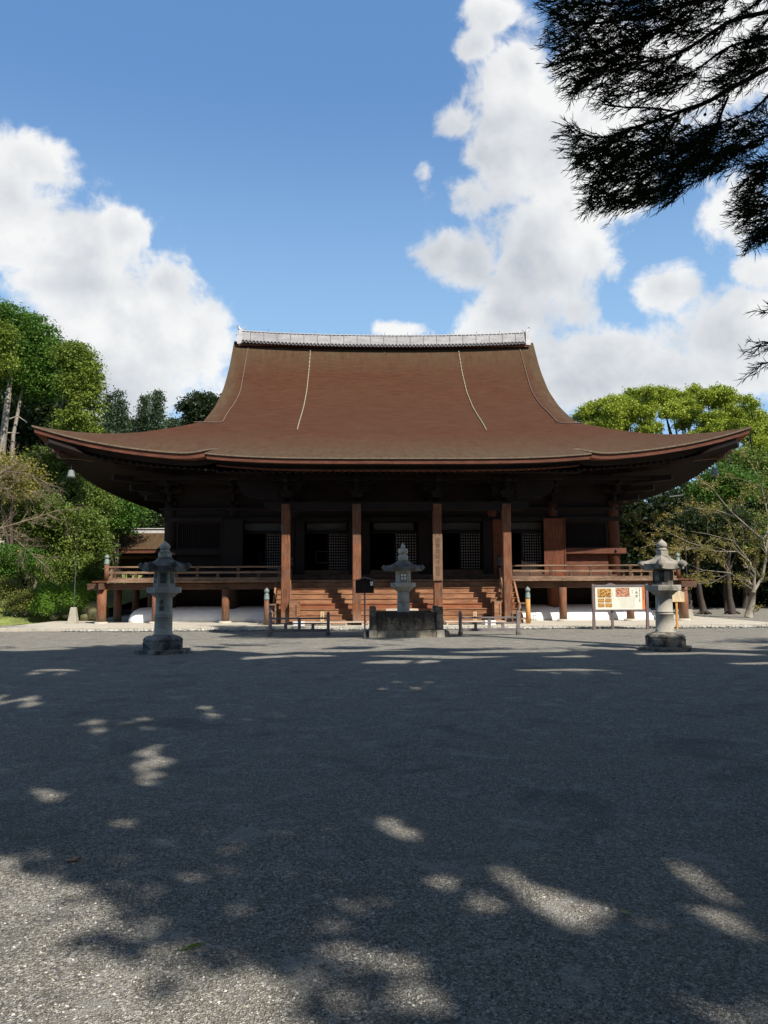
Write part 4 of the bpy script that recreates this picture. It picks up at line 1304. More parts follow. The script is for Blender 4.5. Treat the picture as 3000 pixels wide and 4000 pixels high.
# wooden barriers
def barrier(label, x0, x1, y, rz):
    t = thing('wooden_barrier', label, 'barrier', ((x0+x1)/2, y, 0), rz, 'low wooden barriers before the steps')
    h = (x1-x0)/2
    for s in (-1, 1):
        m = MB(); m.box(s*h-.055, s*h+.055, -.055, .055, .10, .80); m.box(s*h-.048, s*h+.048, -.048, .048, .80, .845, .02); m.build('post', 'wood_greyz', t, .006)
        m = MB(); m.box(s*h-.075, s*h+.075, -.085, .085, -.03, .12); m.build('post_shoe', 'stone_cap', t, .01)
    m = MB(); m.box(-h+.055, h-.055, -.045, .045, .575, .635); m.build('top_rail', 'wood_grey', t, .006)
    m = MB(); m.box(-h+.055, h-.055, -.03, .03, .40, .445); m.build('middle_rail', 'wood_grey', t, .004)
    m = MB(); m.box(-h+.055, h-.055, -.03, .03, .13, .235); m.build('bottom_board', 'wood_grey', t, .004)
    for k in (-1, 0, 1):
        m = MB(); m.box(k*h*.47-.055, k*h*.47+.055, -.022, .022, .235, .40 if k else .575); m.build('strut', 'wood_grey', t, .003)
barrier('low grey wooden barrier left of the enclosure, in shade', -4.80, -2.76, 28.55, .02)
barrier('low grey wooden barrier right of the enclosure, lit by the sun', 1.90, 3.94, 28.3, -.02)

# roofed notice box on a pole
q = at(1425, 2486, 27.2)
t = thing('notice_post', 'dark roofed wooden notice box on a thin pole by the enclosure', 'sign', (q[0], 27.2, 0))
z0 = at(1422, 2317, 27.2)[2]; z1 = at(1422, 2262, 27.2)[2]
m = MB(); m.box(-.028, .028, -.028, .028, -.05, z0); m.build('pole', 'wood_greyz', t)
m = MB(); m.prism([(-.31, z0), (.31, z0), (.31, z1-.05), (0, z1+.03), (-.31, z1-.05)], -.05, .05); bx_ = m.build('board', 'wood_dark', t, .004)
for s in (-1, 1):
    m = MB(); m.add([(0, -.11, z1+.075), (0, .11, z1+.075), (s*.385, .11, z1-.045), (s*.385, -.11, z1-.045), (0, -.11, z1+.045), (0, .11, z1+.045), (s*.385, .11, z1-.07), (s*.385, -.11, z1-.07)],
                     [(0, 1, 2, 3), (7, 6, 5, 4), (0, 3, 7, 4), (1, 5, 6, 2), (2, 6, 7, 3)]); m.build('roof_plank', 'wood_grey', t)
m = MB(); m.box(.19, .285, -.056, -.0505, z1-.22, z1-.08); pt = m.build('paper_tag', 'white', bx_)
text_mesh('letters', '土', .075, 'ink', pt, (.237, -.0575, z1-.115), ext=.001)
text_mesh('letters', '金\n堂', .15, 'ink', bx_, (-.02, -.053, z1-.10), ext=.001)

# printed information board
Yb = 31.4
a = at(2318, 2300, Yb); b = at(2523, 2300, Yb)
t = thing('information_board', 'wide white information board with photographs on dark wooden posts', 'notice board', ((a[0]+b[0])/2, Yb, 0), -.06)
h = (b[0]-a[0])/2; zt = at(2420, 2289, Yb)[2]; zb = at(2420, 2382, Yb)[2]
for s in (-1, 1):
    m = MB(); m.box(s*h-.055, s*h+.055, -.06, .06, -.05, zt+.08, .004); m.build('post', 'wood_greyred', t, .006)
m = MB(); m.box(-h+.055, h-.055, -.04, .05, zt-.03, zt+.05); m.prism([(-.55, zt+.05), (-.15, zt+.05), (-.28, zt+.105), (-.36, zt+.12), (-.44, zt+.105)], -.03, .03); m.build('top_frame', 'wood_grey', t, .004)
m = MB(); m.box(-h+.055, h-.055, -.04, .05, zb-.03, zb+.01); m.build('bottom_frame', 'wood_greyred', t, .004)
m = MB(); m.box(-.36, -.26, .02, .10, -.05, zb-.03); m.box(-.40, -.22, .0, .12, -.05, .05); m.build('back_leg', 'wood_greyred', t, .004)
m = MB(); m.box(-h+.075, h-.08, -.02, .02, zb+.012, zt-.032); pn = m.build('panel', 'board_white', t)
px0, px1, pz0, pz1 = -h+.075, h-.08, zb+.012, zt-.032
PW, PH = px1-px0, pz1-pz0
def pic_mat(name, cols, sc, seed):
    m, t_, b_ = new_mat(name)
    p_ = t_.vmath('ADD', objco(t_), (seed*3.1, seed*1.7, seed))
    n1 = t_.noise(p_, sc, 3, .6, .8)
    t_.l.new(t_.ramp(n1, list(zip((.32, .42, .5, .58, .68), cols))), b_.inputs['Base Color']); b_.inputs['Roughness'].default_value = .4
    return m
gold = ((.07, .035, .03), (.20, .09, .035), (.45, .22, .05), (.75, .48, .14), (.22, .10, .05))
red = ((.10, .03, .02), (.30, .09, .04), (.45, .15, .06), (.75, .52, .38), (.2, .06, .04))
def pic(u0, u1, v0, v1, cols, sc, seed):
    m = MB(); m.box(px0+u0*PW, px0+u1*PW, -.0235, -.0205, pz1-v1*PH, pz1-v0*PH)
    m.build('photograph', pic_mat('printed_photograph', cols, sc, seed), pn)
pic(.045, .325, .075, .47, gold, 16, 1); pic(.05, .178, .51, .69, gold, 26, 2); pic(.195, .33, .51, .69, gold, 28, 3)
pic(.05, .182, .725, .90, gold, 26, 4); pic(.20, .335, .725, .90, gold, 28, 5); pic(.415, .695, .045, .44, red, 18, 6)
m = MB(); m.box(px1-.055*PW, px1-.002, -.0235, -.0205, pz0+.003, pz1-.003); og = m.build('orange_strip', 'board_orange', pn)
text_mesh('letters', '\n'.join('三井寺の総本堂'), .062, 'cut', og, (px1-.028*PW, -.0245, pz1-.10*PH), ext=.0006, line=.95)
text_mesh('letters', '\n'.join('桃山時代を代表する大建築'), .045, 'ink', pn, (px1-.105*PW, -.0225, pz1-.06*PH), ext=.0006, line=1.0)
text_mesh('letters', '国宝', .04, 'ink_grey', pn, (px1-.165*PW, -.0225, pz1-.08*PH), ext=.0006)
text_mesh('letters', '金\n堂', .11, 'ink', pn, (px1-.165*PW, -.0225, pz1-.20*PH), ext=.0006, line=1.3)
m = MB(); m.tube([(px1-.25*PW+.02*math.sin(k*2.2), -.022, pz1-PH*(.11+.022*k)) for k in range(9)], .004, 4); m.build('signature', 'ink', pn)
m = MB(); rr = random.Random(2)
for c_ in range(16):
    x = px0+PW*(.455+c_*.0225); v = .47 if c_ < 11 else .40
    while v < (.93 if c_ > 1 else .62):
        l_ = rr.uniform(.01, .018); m.box(x-.006, x+.006, -.0222, -.0203, pz1-(v+l_)*PH, pz1-v*PH); v += l_+.011
for c_ in range(1):
    v = .12; x = px0+PW*.355
    while v < .52: m.box(x-.010, x+.010, -.0222, -.0203, pz1-(v+.022)*PH, pz1-v*PH); v += .036
m.build('small_print', 'ink_grey', pn)

# small roofed notice on an orange post
Ys = 31.3
a = at(2630, 2350, Ys); b = at(2674, 2350, Ys); zt = at(2650, 2296, Ys)[2]
t = thing('notice_post', 'small pale notice board on an orange wooden post behind the sunlit lantern', 'sign', (a[0]*.5+b[0]*.5-.0, Ys, 0))
m = MB(); m.box(-.13, -.05, .0, .07, -.05, 1.5); m.build('post', 'wood_orange', t, .004)
zb = at(2650, 2351, Ys)[2]
m = MB(); m.prism([(-.32, zb), (.22, zb), (.22, zt-.12), (.0, zt-.03), (-.32, zt-.10)], -.03, 0); bo = m.build('board', 'wood_pale', t, .003)
for s in (-1, 1):
    m = MB(); m.add([(-.03, -.09, zt+.03), (-.03, .06, zt+.03), (s*.36-.03, .06, zt-.11), (s*.36-.03, -.09, zt-.11), (-.03, -.09, zt+.005), (-.03, .06, zt+.005), (s*.36-.03, .06, zt-.135), (s*.36-.03, -.09, zt-.135)],
                     [(0, 1, 2, 3), (7, 6, 5, 4), (0, 3, 7, 4), (1, 5, 6, 2), (2, 6, 7, 3)]); m.build('roof_plank', 'wood_x', t)
m = MB()
for c_ in range(9):
    v = .0
    while v < .24: m.box(-.25+c_*.05-.008, -.25+c_*.05+.008, -.032, -.0302, zt-.16-v-.02, zt-.16-v); v += .035
m.build('writing', 'ink_grey', bo)

# lightning conductor poles with concrete feet
def cpole(label, base, top, zf, w0, w1, arm=0):
    t = thing('conductor_pole', label, 'pole', (base[0], base[1], 0), 0, 'conductor poles at the hall corners')
    m = MB(); m.box(-w0, w0, -w0, w0, -.05, zf, w0-w1); m.build('concrete_foot', 'concrete', t, .02)
    m = MB(); m.tube([(0, 0, zf-.02), (top[0]-base[0], top[1]-base[1], top[2]*.55), (top[0]-base[0], top[1]-base[1], top[2])], [.020, .018, .016], 8); m.build('rod', 'iron', t)
    if arm:
        m = MB(); m.tube([(0, 0, top[2]-.35), (-.62, .2, top[2]-.42)], .03, 8); m.build('arm', 'white', t)
pb_ = at(281, 2442, 36.9); pt_ = at(302, 1850, 36.9)
cpole('thin dark pole on a tapered concrete foot, left of the hall', (pb_[0]+.05, 36.9), (pb_[0]+.12, 36.9, pt_[2]), .86, .235, .11)
pb_ = at(2692, 2434, 36.9); pt_ = at(2659, 1903, 36.9)
cpole('thin steel pole with short arm at the right veranda corner', (pb_[0], 36.9), (pb_[0]-.03, 36.9, pt_[2]), .62, .22, .12, 1)

# wind bells under the eave corners
def wbell(label, x, y, z):
    t = thing('wind_bell', label, 'bell', (x, y, z), .3, 'wind bells under the eave corners')
    m = MB(); m.lathe([(.015, .0), (.07, -.01), (.115, -.05), (.135, -.14), (.155, -.26), (.20, -.33), (.17, -.325), (.13, -.24), (.09, -.06)], 16, caps=False); m.build('bell_body', 'bell' if x < 0 else 'bell_dark', t)
    m = MB(); m.tube([(0, 0, 0), (0, 0, .25)], .012, 6); m.build('hook', 'iron', t)
    m = MB(); m.tube([(0, 0, -.05), (0, 0, -.42)], .01, 6); m.box(-.06, .06, -.005, .005, -.52, -.40); m.build('clapper', 'iron', t)
wbell('pale bronze wind bell under the left eave corner', -14.16, 34.8, 6.84)
wbell('greenish bronze wind bell under the right eave corner', 14.18, 34.8, 6.92)

# things on and before the steps
def plank_sign(label, px, y=34.55):
    a = at(px, 2426, y); z1 = at(px, 2389, y)[2]
    t = thing('prohibition_plank', label, 'sign', (a[0], y, .26), 0, 'small wooden signs on the lowest step')
    m = MB(); m.box(-.078, .078, -.012, .012, 0, z1-.26); p_ = m.build('plank', 'wood_pale', t, .003)
    m = MB(); m.box(-.06, .06, .0, .12, 0, .02); m.build('foot', 'wood_pale', t)
    text_mesh('letters', '土\n足\n厳\n禁', .082, 'ink', p_, (0, -.0135, z1-.27), ext=.001, line=1.05)
plank_sign('pale wooden plank with black writing on the left part of the steps', 1259)
plank_sign('pale wooden plank with black writing on the right part of the steps', 1856)
t = thing('name_board', 'tall wooden name board with brushed characters hung on a porch pillar', 'sign', (1.725, 34.37, 1.97))
m = MB(); m.box(-.205, .205, -.028, .028, 0, 2.0); p_ = m.build('plank', 'wood_name', t, .006)
text_mesh('letters', '\n'.join('國寶園城寺金堂'), .235, 'ink_faded', p_, (0, -.030, 1.84), ext=.001, line=1.02)
for s in (-1, 1):
    m = MB(); m.tube([(s*.09, -.03, 1.99), (s*.11, -.035, 1.93)], .012, 5); m.build('nail', 'iron', p_)
for lab, x0, x1 in (('bleached slatted duckboard before the left part of the steps', -4.3, -1.45), ('bleached slatted duckboard before the middle of the steps', -1.35, 1.5), ('bleached slatted duckboard before the right part of the steps', 1.95, 4.5)):
    t = thing('duckboard', lab, 'duckboard', ((x0+x1)/2, 34.0, .12), 0, 'duckboards before the steps')
    h = (x1-x0)/2
    m = MB()
    for k in range(6): m.box(-h, h, -.42+k*.142, -.30+k*.142, .11, .14)
    m.build('slats', 'wood_landing', t, .003)
    for k in range(5):
        m = MB(); xx = -h+.08+k*(2*h-.16)/4; m.box(xx-.03, xx+.03, -.40, .40, 0, .11); m.build('bearer', 'wood_landing', t)
def rack(label, x0, x1, open_dir):
    t = thing('shoe_rack', label, 'shoe rack', ((x0+x1)/2, 34.15, .26), 0, 'shoe racks beside the steps')
    h = (x1-x0)/2; D_ = .62; H = .80
    m = MB(); m.box(-h, h, -.02, .0, 0, H); m.build('side_panel', 'wood_step', t, .004)
    m = MB(); m.box(-h, h, D_, D_+.02, 0, H); m.build('side_panel', 'wood_step', t, .004)
    m = MB(); m.box(-h-.01, h+.01, -.03, D_+.03, H, H+.025); m.build('top', 'wood_rail', t, .004)
    m = MB(); xb = -open_dir*h; m.box(xb-.008, xb+.008, 0, D_, 0, H); m.build('back_panel', 'wood_x', t)
    for k in range(4):
        m = MB(); z = .03+k*.19; m.box(-h+.01, h-.01, .001, D_-.001, z, z+.018); m.build('shelf', 'wood_step', t)
    m = MB(); m.box(h*.35, h*.55, -.03, -.0205, .25, .72); m.build('batten', 'wood_x', t)
rack('wooden shoe rack beside the left porch pillar', -4.62, -4.22, 1)
rack('wooden shoe rack beside the right porch pillar', 4.10, 4.40, -1)
t = thing('pair_of_shoes', 'pair of grey shoes in the right shoe rack', 'shoes', (4.06, 34.3, .26+.61))
for k in (0, 1):
    m = MB(); m.lathe([(.035, 0), (.042, .02), (.038, .06), (.02, .075)], 12); m.v = [(x*1.0, y*2.6+k*.0, z) for x, y, z in m.v]; m.v = [(y+k*.0, x+k*.11, z+.0) for x, y, z in m.v]; m.build('shoe', 'shoe', t)
t.location = (4.22, 34.25, .26+.03+.19*2+.02)
t = thing('small_table', 'small low wooden table beside the right shoe rack', 'table', (5.02, 34.12, .12))
m = MB(); m.box(-.20, .20, -.15, .15, .42, .45); m.build('table_top', 'wood_rail', t, .004)
for sx in (-1, 1):
    for sy in (-1, 1):
        m = MB(); m.box(sx*.17-.018, sx*.17+.018, sy*.12-.018, sy*.12+.018, 0, .42); m.build('leg', 'wood_rail', t)
m = MB(); m.box(-.15, .15, .08, .1, .05, .40); m.build('back_panel', 'wood_x', t)
for lab, px in (('left of two white cartons behind the shaded barrier', 1154), ('right of two white cartons behind the shaded barrier', 1181), ('left of two white cartons behind the sunlit barrier', 1903), ('right of two white cartons behind the sunlit barrier', 1926)):
    a = at(px, 2434, 33.45)
    t = thing('white_carton', lab, 'box', (a[0], 33.45, .12), 0, 'white cartons before the steps')
    m = MB(); m.box(-.10, .10, -.09, .09, 0, .155); bd = m.build('carton_body', 'white', t, .006)
    m = MB(); m.box(-.104, .104, -.094, .094, .1555, .185); m.build('lid', 'white', t, .004)
a = at(1506, 2380, 33.6); b = at(1633, 2380, 33.6)
t = thing('offering_bench', 'low bench with pale top behind the central lantern', 'bench', ((a[0]+b[0])/2, 33.6, .12))
h = (b[0]-a[0])/2
m = MB(); m.box(-h, h, -.2, .2, .57, .68); m.build('bench_top', 'wood_landing', t, .02)
for s in (-1, 1):
    m = MB(); m.box(s*(h-.15)-.04, s*(h-.15)+.04, -.16, .16, 0, .57); m.build('leg', 'wood_x', t)
m = MB()
gx0, gx1 = at(2072, 2410, 37.2)[0], at(2093, 2410, 37.2)[0]
for k in range(3):
    x = gx0+(gx1-gx0)*k/2; m.box(x-.010, x+.010, 37.16, 37.19, .13, .56)
for k in range(3): m.box(gx0, gx1, 37.161, 37.189, .15+k*.19, .17+k*.19)
hb(m, 'vent_grille', 'iron')

# ------------------------------------------------------------------ annex behind on the left
t = thing('annex_hall', 'small annex with brown bark roof and grey ridge behind the left veranda', 'building', (-18.4, 64, 0))
def ab(m, name, mat, par=None, bev=0.0):
    m.v = [((x+1.68)*1.235-1.68+18.4, (y-52)*1.235, (z-1.65)*1.235+1.65 if z > .5 else z) for x, y, z in m.v]; return m.build(name, mat, t if par is None else par, bev)
m = MB()
def aroof(u, w, s):
    x0 = -17.35+.15*w; x1 = -13.55
    zz = 4.12+(5.28-4.12)*(w**1.12); return (x0+(x1-x0)*u, 52+s*(2.2-2.0*w), zz)
for s in (-1, 1): grid(m, lambda u, w, s=s: aroof(u, w, s), 10, 10, True, s > 0)
ro = ab(m, 'roof', 'bark')
m = MB(); m.box(-17.3, -13.55, 49.86, 49.98, 3.88, 4.10); ab(m, 'eave_board', 'wood_redx', ro)
m = MB(); m.box(-16.95, -13.55, 51.75, 52.25, 5.22, 5.50); m.box(-16.95, -13.55, 51.68, 52.32, 5.50, 5.56); m.box(-17.1, -16.95, 51.7, 52.3, 5.15, 5.60); ab(m, 'ridge', 'tile_light', ro, .02)
m = MB(); m.prism([(50.0, 4.05), (54.0, 4.05), (52.2, 5.2), (51.8, 5.2)], 0, .1); m.v = [(-17.05+y, x, z) for x, y, z in m.v]; ab(m, 'gable_wall', 'wood_dark')
m = MB(); m.box(-16.7, -13.6, 50.8, 50.9, .1, 4.1); m.box(-16.7, -16.6, 50.9, 53.5, .1, 4.1); ab(m, 'wall', 'wood_dark')
m = MB(); m.box(-16.95, -13.6, 50.3, 50.5, 3.55, 3.75); ab(m, 'beam', 'wood_x')
for x in (-16.7, -14.9): m = MB(); m.lathe([(.13, .1), (.13, 3.6)], 12, x, 50.4); ab(m, 'pillar', 'wood_dark')

# ------------------------------------------------------------------ vegetation
def in_view(p, margin=.0):
    """boolean: point seen inside the picture frame"""
    d = p-CAM
    w = d @ _F; u = (d @ _R)/np.where(w > .1, w, .1)*FPX; v = (d @ _U)/np.where(w > .1, w, .1)*FPX
    return (w > .1) & (np.abs(u) < 1500+margin) & (np.abs(v) < 2000+margin)

def crown_mesh(name, lobes, n_clump, per, leaf, spread, seed, flat=.55, inner=.3, up=.6, droop=0.0, reject=None, aspect=.62):
    rs = np.random.RandomState(seed)
    lobes = np.array(lobes, float)
    area = (lobes[:, 3]*lobes[:, 4]*lobes[:, 5])**(2/3)
    idx = rs.choice(len(lobes), n_clump, p=area/area.sum())
    L = lobes[idx]
    d = rs.normal(size=(n_clump, 3)); d /= np.linalg.norm(d, axis=1)[:, None]
    rad = np.where(rs.rand(n_clump) < inner, rs.uniform(.15, .75, n_clump), rs.uniform(.78, 1.06, n_clump))
    cc = L[:, :3]+d*rad[:, None]*L[:, 3:6]
    n_clump = len(cc)
    sp = spread*rs.uniform(.6, 1.4, n_clump)
    off = rs.normal(size=(n_clump, per, 3))*np.array([1, 1, flat])*sp[:, None, None]*.5
    off[..., 2] -= droop*np.linalg.norm(off[..., :2], axis=2)
    P = (cc[:, None]+off).reshape(-1, 3)
    if reject is not None: P = P[~reject(P)]
    n = len(P)
    nrm = rs.normal(size=(n, 3))*.75; nrm[:, 2] += up; nrm /= np.linalg.norm(nrm, axis=1)[:, None]
    a = np.cross(nrm, rs.normal(size=(n, 3))); a /= np.linalg.norm(a, axis=1)[:, None]
    b = np.cross(nrm, a)
    s = leaf*rs.uniform(.6, 1.35, n)[:, None]
    a = a*s; b = b*s*aspect
    V = np.stack([P-a, P+b*.9+nrm*s*.12, P+a, P-b*.9+nrm*s*.12], 1).reshape(-1, 3)
    return raw_mesh(name, V, np.arange(4*n).reshape(-1, 4))

def lobe_px(px, py, D, rx, ry, dep=None):
    p = at(px, py, D); k = D/FPX
    return (p[0], p[1], p[2], rx*k, dep if dep else (rx+ry)*.5*k*.9, ry*k)

def tree(name, label, cat, lobes, mat, trunks, leaf, n_clump, per, spread, seed, group=None, tmat='bark_grey', base=None, **kw):
    base = base or (lobes[0][0], lobes[0][1], 0)
    t = thing(name, label, cat, base, 0, group)
    me = crown_mesh('crown', lobes, n_clump, per, leaf, spread, seed, **kw)
    o = link_mesh('crown', me, mat, t); o.location = (-base[0], -base[1], -base[2])
    if trunks:
        m = MB()
        for pts, rad in trunks: m.tube([tuple(np.array(p)-np.array(base)) for p in pts], rad, 8)
        m.build('trunk', tmat, t)
    return t
def pth(D, *pp): return [tuple(at(x, y, D)) for x, y in pp]
def taper(a, b, n): return list(np.linspace(a, b, n))
def limb_to(base, lobes, r, seed=0, z_split=.35):
    """trunk from the ground with limbs into each lobe"""
    rr = random.Random(seed); out = []
    zc = min(l[2]-l[5]*.6 for l in lobes); base = np.array(base, float)
    split = np.array([base[0]+rr.uniform(-.2, .2), base[1], base[2]+max(1.0, (zc-base[2])*z_split+.5)])
    out.append(([tuple(base), tuple((base+split)/2+np.array([rr.uniform(-.1, .1), 0, 0])), tuple(split)], [r*1.25, r, r*.85]))
    for l in lobes:
        e = np.array(l[:3]); mid = split*.45+e*.55+np.array([rr.uniform(-.3, .3), rr.uniform(-.3, .3), -.2])
        out.append(([tuple(split), tuple(mid), tuple(e+np.array([0, 0, l[5]*.4]))], [r*.62, r*.4, r*.12]))
    return out

# --- left side
gl = 'tall trees on the slope left of the hall'
lo = [lobe_px(x, y, 54, a, b) for x, y, a, b in ((20, 1285, 110, 100), (110, 1330, 105, 100), (175, 1400, 80, 85), (80, 1450, 130, 85), (165, 1505, 85, 60), (-80, 1300, 120, 150))]
tree('cypress_tree', 'big dense green cypress with pale trunk at the left edge', 'tree', lo, 'leaf_cypress',
     [(pth(53, (-5, 2200), (8, 1750), (25, 1600), (40, 1500), (60, 1400)), [.34, .25, .21, .17, .1]), (pth(53.5, (40, 1900), (52, 1700), (80, 1560), (100, 1450)), [.15, .13, .10, .06]),
      (pth(53, (25, 1640), (70, 1625), (105, 1650)), [.05, .04, .02]), (pth(53, (20, 1690), (75, 1692)), [.05, .02])],
     .085, 2500, 36, .60, 11, gl, 'bark_pale', (at(-5, 2200, 53)[0], 53, 2.0), flat=.4, up=.9, inner=.25)
lo = [lobe_px(x, y, 50, a, b) for x, y, a, b in ((5, 1320, 50, 62), (12, 1420, 45, 50), (-60, 1380, 60, 90))]
tree('cypress_tree', 'yellow green cypress top in front of the big dark one', 'tree', lo, 'leaf_olive', [], .085, 420, 34, .5, 12, gl, base=(at(-60, 2300, 50)[0], 50, 2.0), flat=.45, up=.9)
lo = [lobe_px(x, y, 50, a, b) for x, y, a, b in ((300, 1400, 62, 62), (350, 1470, 42, 80), (340, 1590, 48, 85), (262, 1640, 46, 42), (350, 1690, 45, 40), (285, 1500, 50, 60), (255, 1380, 35, 40))]
tree('cypress_tree', 'loose yellow green cypress with sky showing through, beside the eave tip', 'tree', lo, 'leaf_olive',
     [(pth(59, (225, 2100), (226, 1750))+pth(51, (232, 1650), (270, 1520), (290, 1400)), [.26, .2, .16, .1, .04]), (pth(50.3, (232, 1650), (300, 1560), (335, 1470)), [.1, .07, .03]), (pth(52, (232, 1700), (310, 1640), (350, 1600)), [.1, .07, .03])],
     .085, 600, 38, .50, 13, gl, 'bark_dark', (at(225, 2100, 59)[0], 59, 2.0), flat=.45, up=.8, droop=.25, inner=.12)
for k, (lab, lobes_, D, sd_) in enumerate((
        ('shadowy dark evergreen behind the pale trunks at the left edge', ((40, 1640, 160, 170), (-60, 1750, 150, 200)), 62, 21),
        ('shadowy dark evergreen behind the left eave tip', ((190, 1640, 120, 150), (250, 1780, 140, 110)), 62, 22),
        ('dark evergreen between the left eave and the annex', ((420, 1800, 150, 110), (300, 1950, 120, 150)), 66, 23),
        ('dark evergreen above the annex roof', ((560, 1940, 160, 100), (650, 1970, 120, 100)), 74, 24),
        ('dark evergreen behind the clipped shrubs', ((100, 2150, 220, 200), (290, 2260, 120, 120)), 56, 25))):
    lo = [lobe_px(x, y, D, a, b) for x, y, a, b in lobes_]
    b_ = (lo[0][0], D, 1.0)
    tree('evergreen_tree', lab, 'tree', lo, 'leaf_dark', limb_to(b_, lo, .25, sd_), .20, 520, 30, 1.5, sd_, 'dark evergreens behind the hall', 'bark_dark', b_, inner=.45)
gm = 'bushy broadleaf trees left of the hall'
for k, (lab, x, y, D, a, b, mat, nc, lf) in enumerate((
        ('brownish thinning tree top at the left edge below the pale trunk', 50, 1870, 45, 120, 80, 'leaf_autumn', 260, .07),
        ('green tree below the left eave tip, near its bracket ends', 205, 1830, 56, 110, 85, 'leaf_mid', 420, .09),
        ('green tree under the left wind bell', 330, 1950, 55, 115, 110, 'leaf_mid', 520, .09),
        ('green tree whose top follows the shadow of the eave', 470, 2000, 61, 120, 85, 'leaf_cypress', 460, .09),
        ('dark green tree just above the annex ridge', 605, 2030, 70, 75, 50, 'leaf_dark', 240, .10),
        ('broad leafy tree in the middle of the left bank', 120, 2010, 48, 140, 95, 'leaf_mid', 560, .085),
        ('glossy camellia behind the thin dark pole', 270, 2110, 50, 130, 115, 'leaf_mid', 700, .075),
        ('glossy camellia beside the veranda corner', 355, 2160, 52, 75, 100, 'leaf_mid', 420, .075),
        ('dark glossy camellia low behind the bright shrubs', 260, 2240, 49, 130, 75, 'leaf_mid', 380, .07))):
    l_ = lobe_px(x, y, D, a, b)
    rr = random.Random(40+k)
    los = [l_]+[(l_[0]+rr.uniform(-.7, .7)*l_[3], l_[1]+rr.uniform(-.5, .3)*l_[4], l_[2]+rr.uniform(-.6, .7)*l_[5], l_[3]*.5, l_[4]*.5, l_[5]*.5) for _ in range(5)]
    b_ = (l_[0], l_[1], .2)
    tree('broadleaf_tree', lab, 'tree', los, mat, limb_to(b_, los[:4], .14, k), lf, nc, 34, .62, 50+k, gm, 'bark_dark', b_, inner=.3, flat=.7)
l_ = [lobe_px(40, 2170, 43.0, 110, 45), lobe_px(110, 2215, 43.1, 75, 30), lobe_px(10, 2230, 43.0, 80, 35)]
b_ = (at(120, 2390, 43.1)[0], 43.1, .3)
tree('maple_tree', 'low dark green maple with layered sprays and a leaning trunk, left edge', 'tree', l_, 'leaf_cypress', [([b_]+pth(43.1, (118, 2340), (140, 2275), (120, 2220), (60, 2180)), [.12, .1, .08, .05, .03])],
     .05, 420, 40, .55, 71, None, 'bark_grey', b_, flat=.22, up=1.4)
for k, (lab, x, y, D, a, b, mat, nc) in enumerate((
        ('rounded olive azalea at the left edge', 22, 2303, 39.9, 52, 36, 'leaf_azalea', 170),
        ('clipped olive azalea, second from the left edge', 100, 2338, 39.7, 46, 38, 'leaf_azalea', 170),
        ('small olive azalea just left of the bright green shrub', 60, 2366, 39.5, 40, 20, 'leaf_azalea', 90),
        ('bright green rounded shrub left of the concrete foot', 185, 2325, 39.8, 44, 44, 'leaf_bright', 190),
        ('lower bright green shrub in front of the rounded one', 165, 2370, 39.5, 40, 22, 'leaf_bright', 110),
        ('wide bright green shrub behind the concrete foot', 295, 2325, 40.0, 74, 44, 'leaf_bright', 260))):
    l_ = lobe_px(x, y, D, a, b)
    b_ = (l_[0], l_[1], .4)
    rr = random.Random(k)
    tree('clipped_shrub', lab, 'shrub', [l_, (l_[0]+.3*l_[3], l_[1], l_[2]+.3*l_[5], l_[3]*.5, l_[4]*.6, l_[5]*.6)], mat,
         [([b_, (b_[0]+rr.uniform(-.2, .2), b_[1], l_[2])], [.05, .03]), ([b_, (b_[0]+.35, b_[1], l_[2]), (b_[0]+.5, b_[1], l_[2]+.2)], [.04, .03, .01]), ([b_, (b_[0]-.35, b_[1], l_[2])], [.04, .02])], .035, nc, 40, .30, 80+k, 'clipped shrubs on the grassy bank', 'bark_grey', b_, inner=.2, flat=.8)
def rock(label, x, y, z, r, seed, mat='moss_rock'):
    rs = np.random.RandomState(seed); m = MB(); m.sphere((0, 0, 0), 1, 14, m=9)
    vs = []
    for v_ in m.v:
        p = np.array(v_); k = 1+.22*math.sin(p[0]*3+seed)+.18*math.sin(p[1]*4+p[2]*3+seed*2)
        vs.append((p[0]*r*1.25*k, p[1]*r*k, p[2]*r*.75*k))
    m.v = vs
    o = m.build('mossy_rock', mat); o.location = (x, y, z); tag(o, label, 'rock', 'rocks at the foot of the bank')
    tx = o.modifiers.new('sub', 'SUBSURF'); tx.levels = tx.render_levels = 1
for lab, x, y, r, sd_ in (('mossy yellow brown rock left of the veranda corner post', 372, 2385, .62, 1), ('low mossy rock at the end of the grass bank', 345, 2410, .35, 2), ('small grey rock in front of the bright shrub', 215, 2410, .22, 3), ('small rock at the lower edge of the grass', 262, 2405, .18, 5)):
    p = at(x, y, 40.3); rock(lab, p[0], p[1], max(p[2], .12), r, sd_)

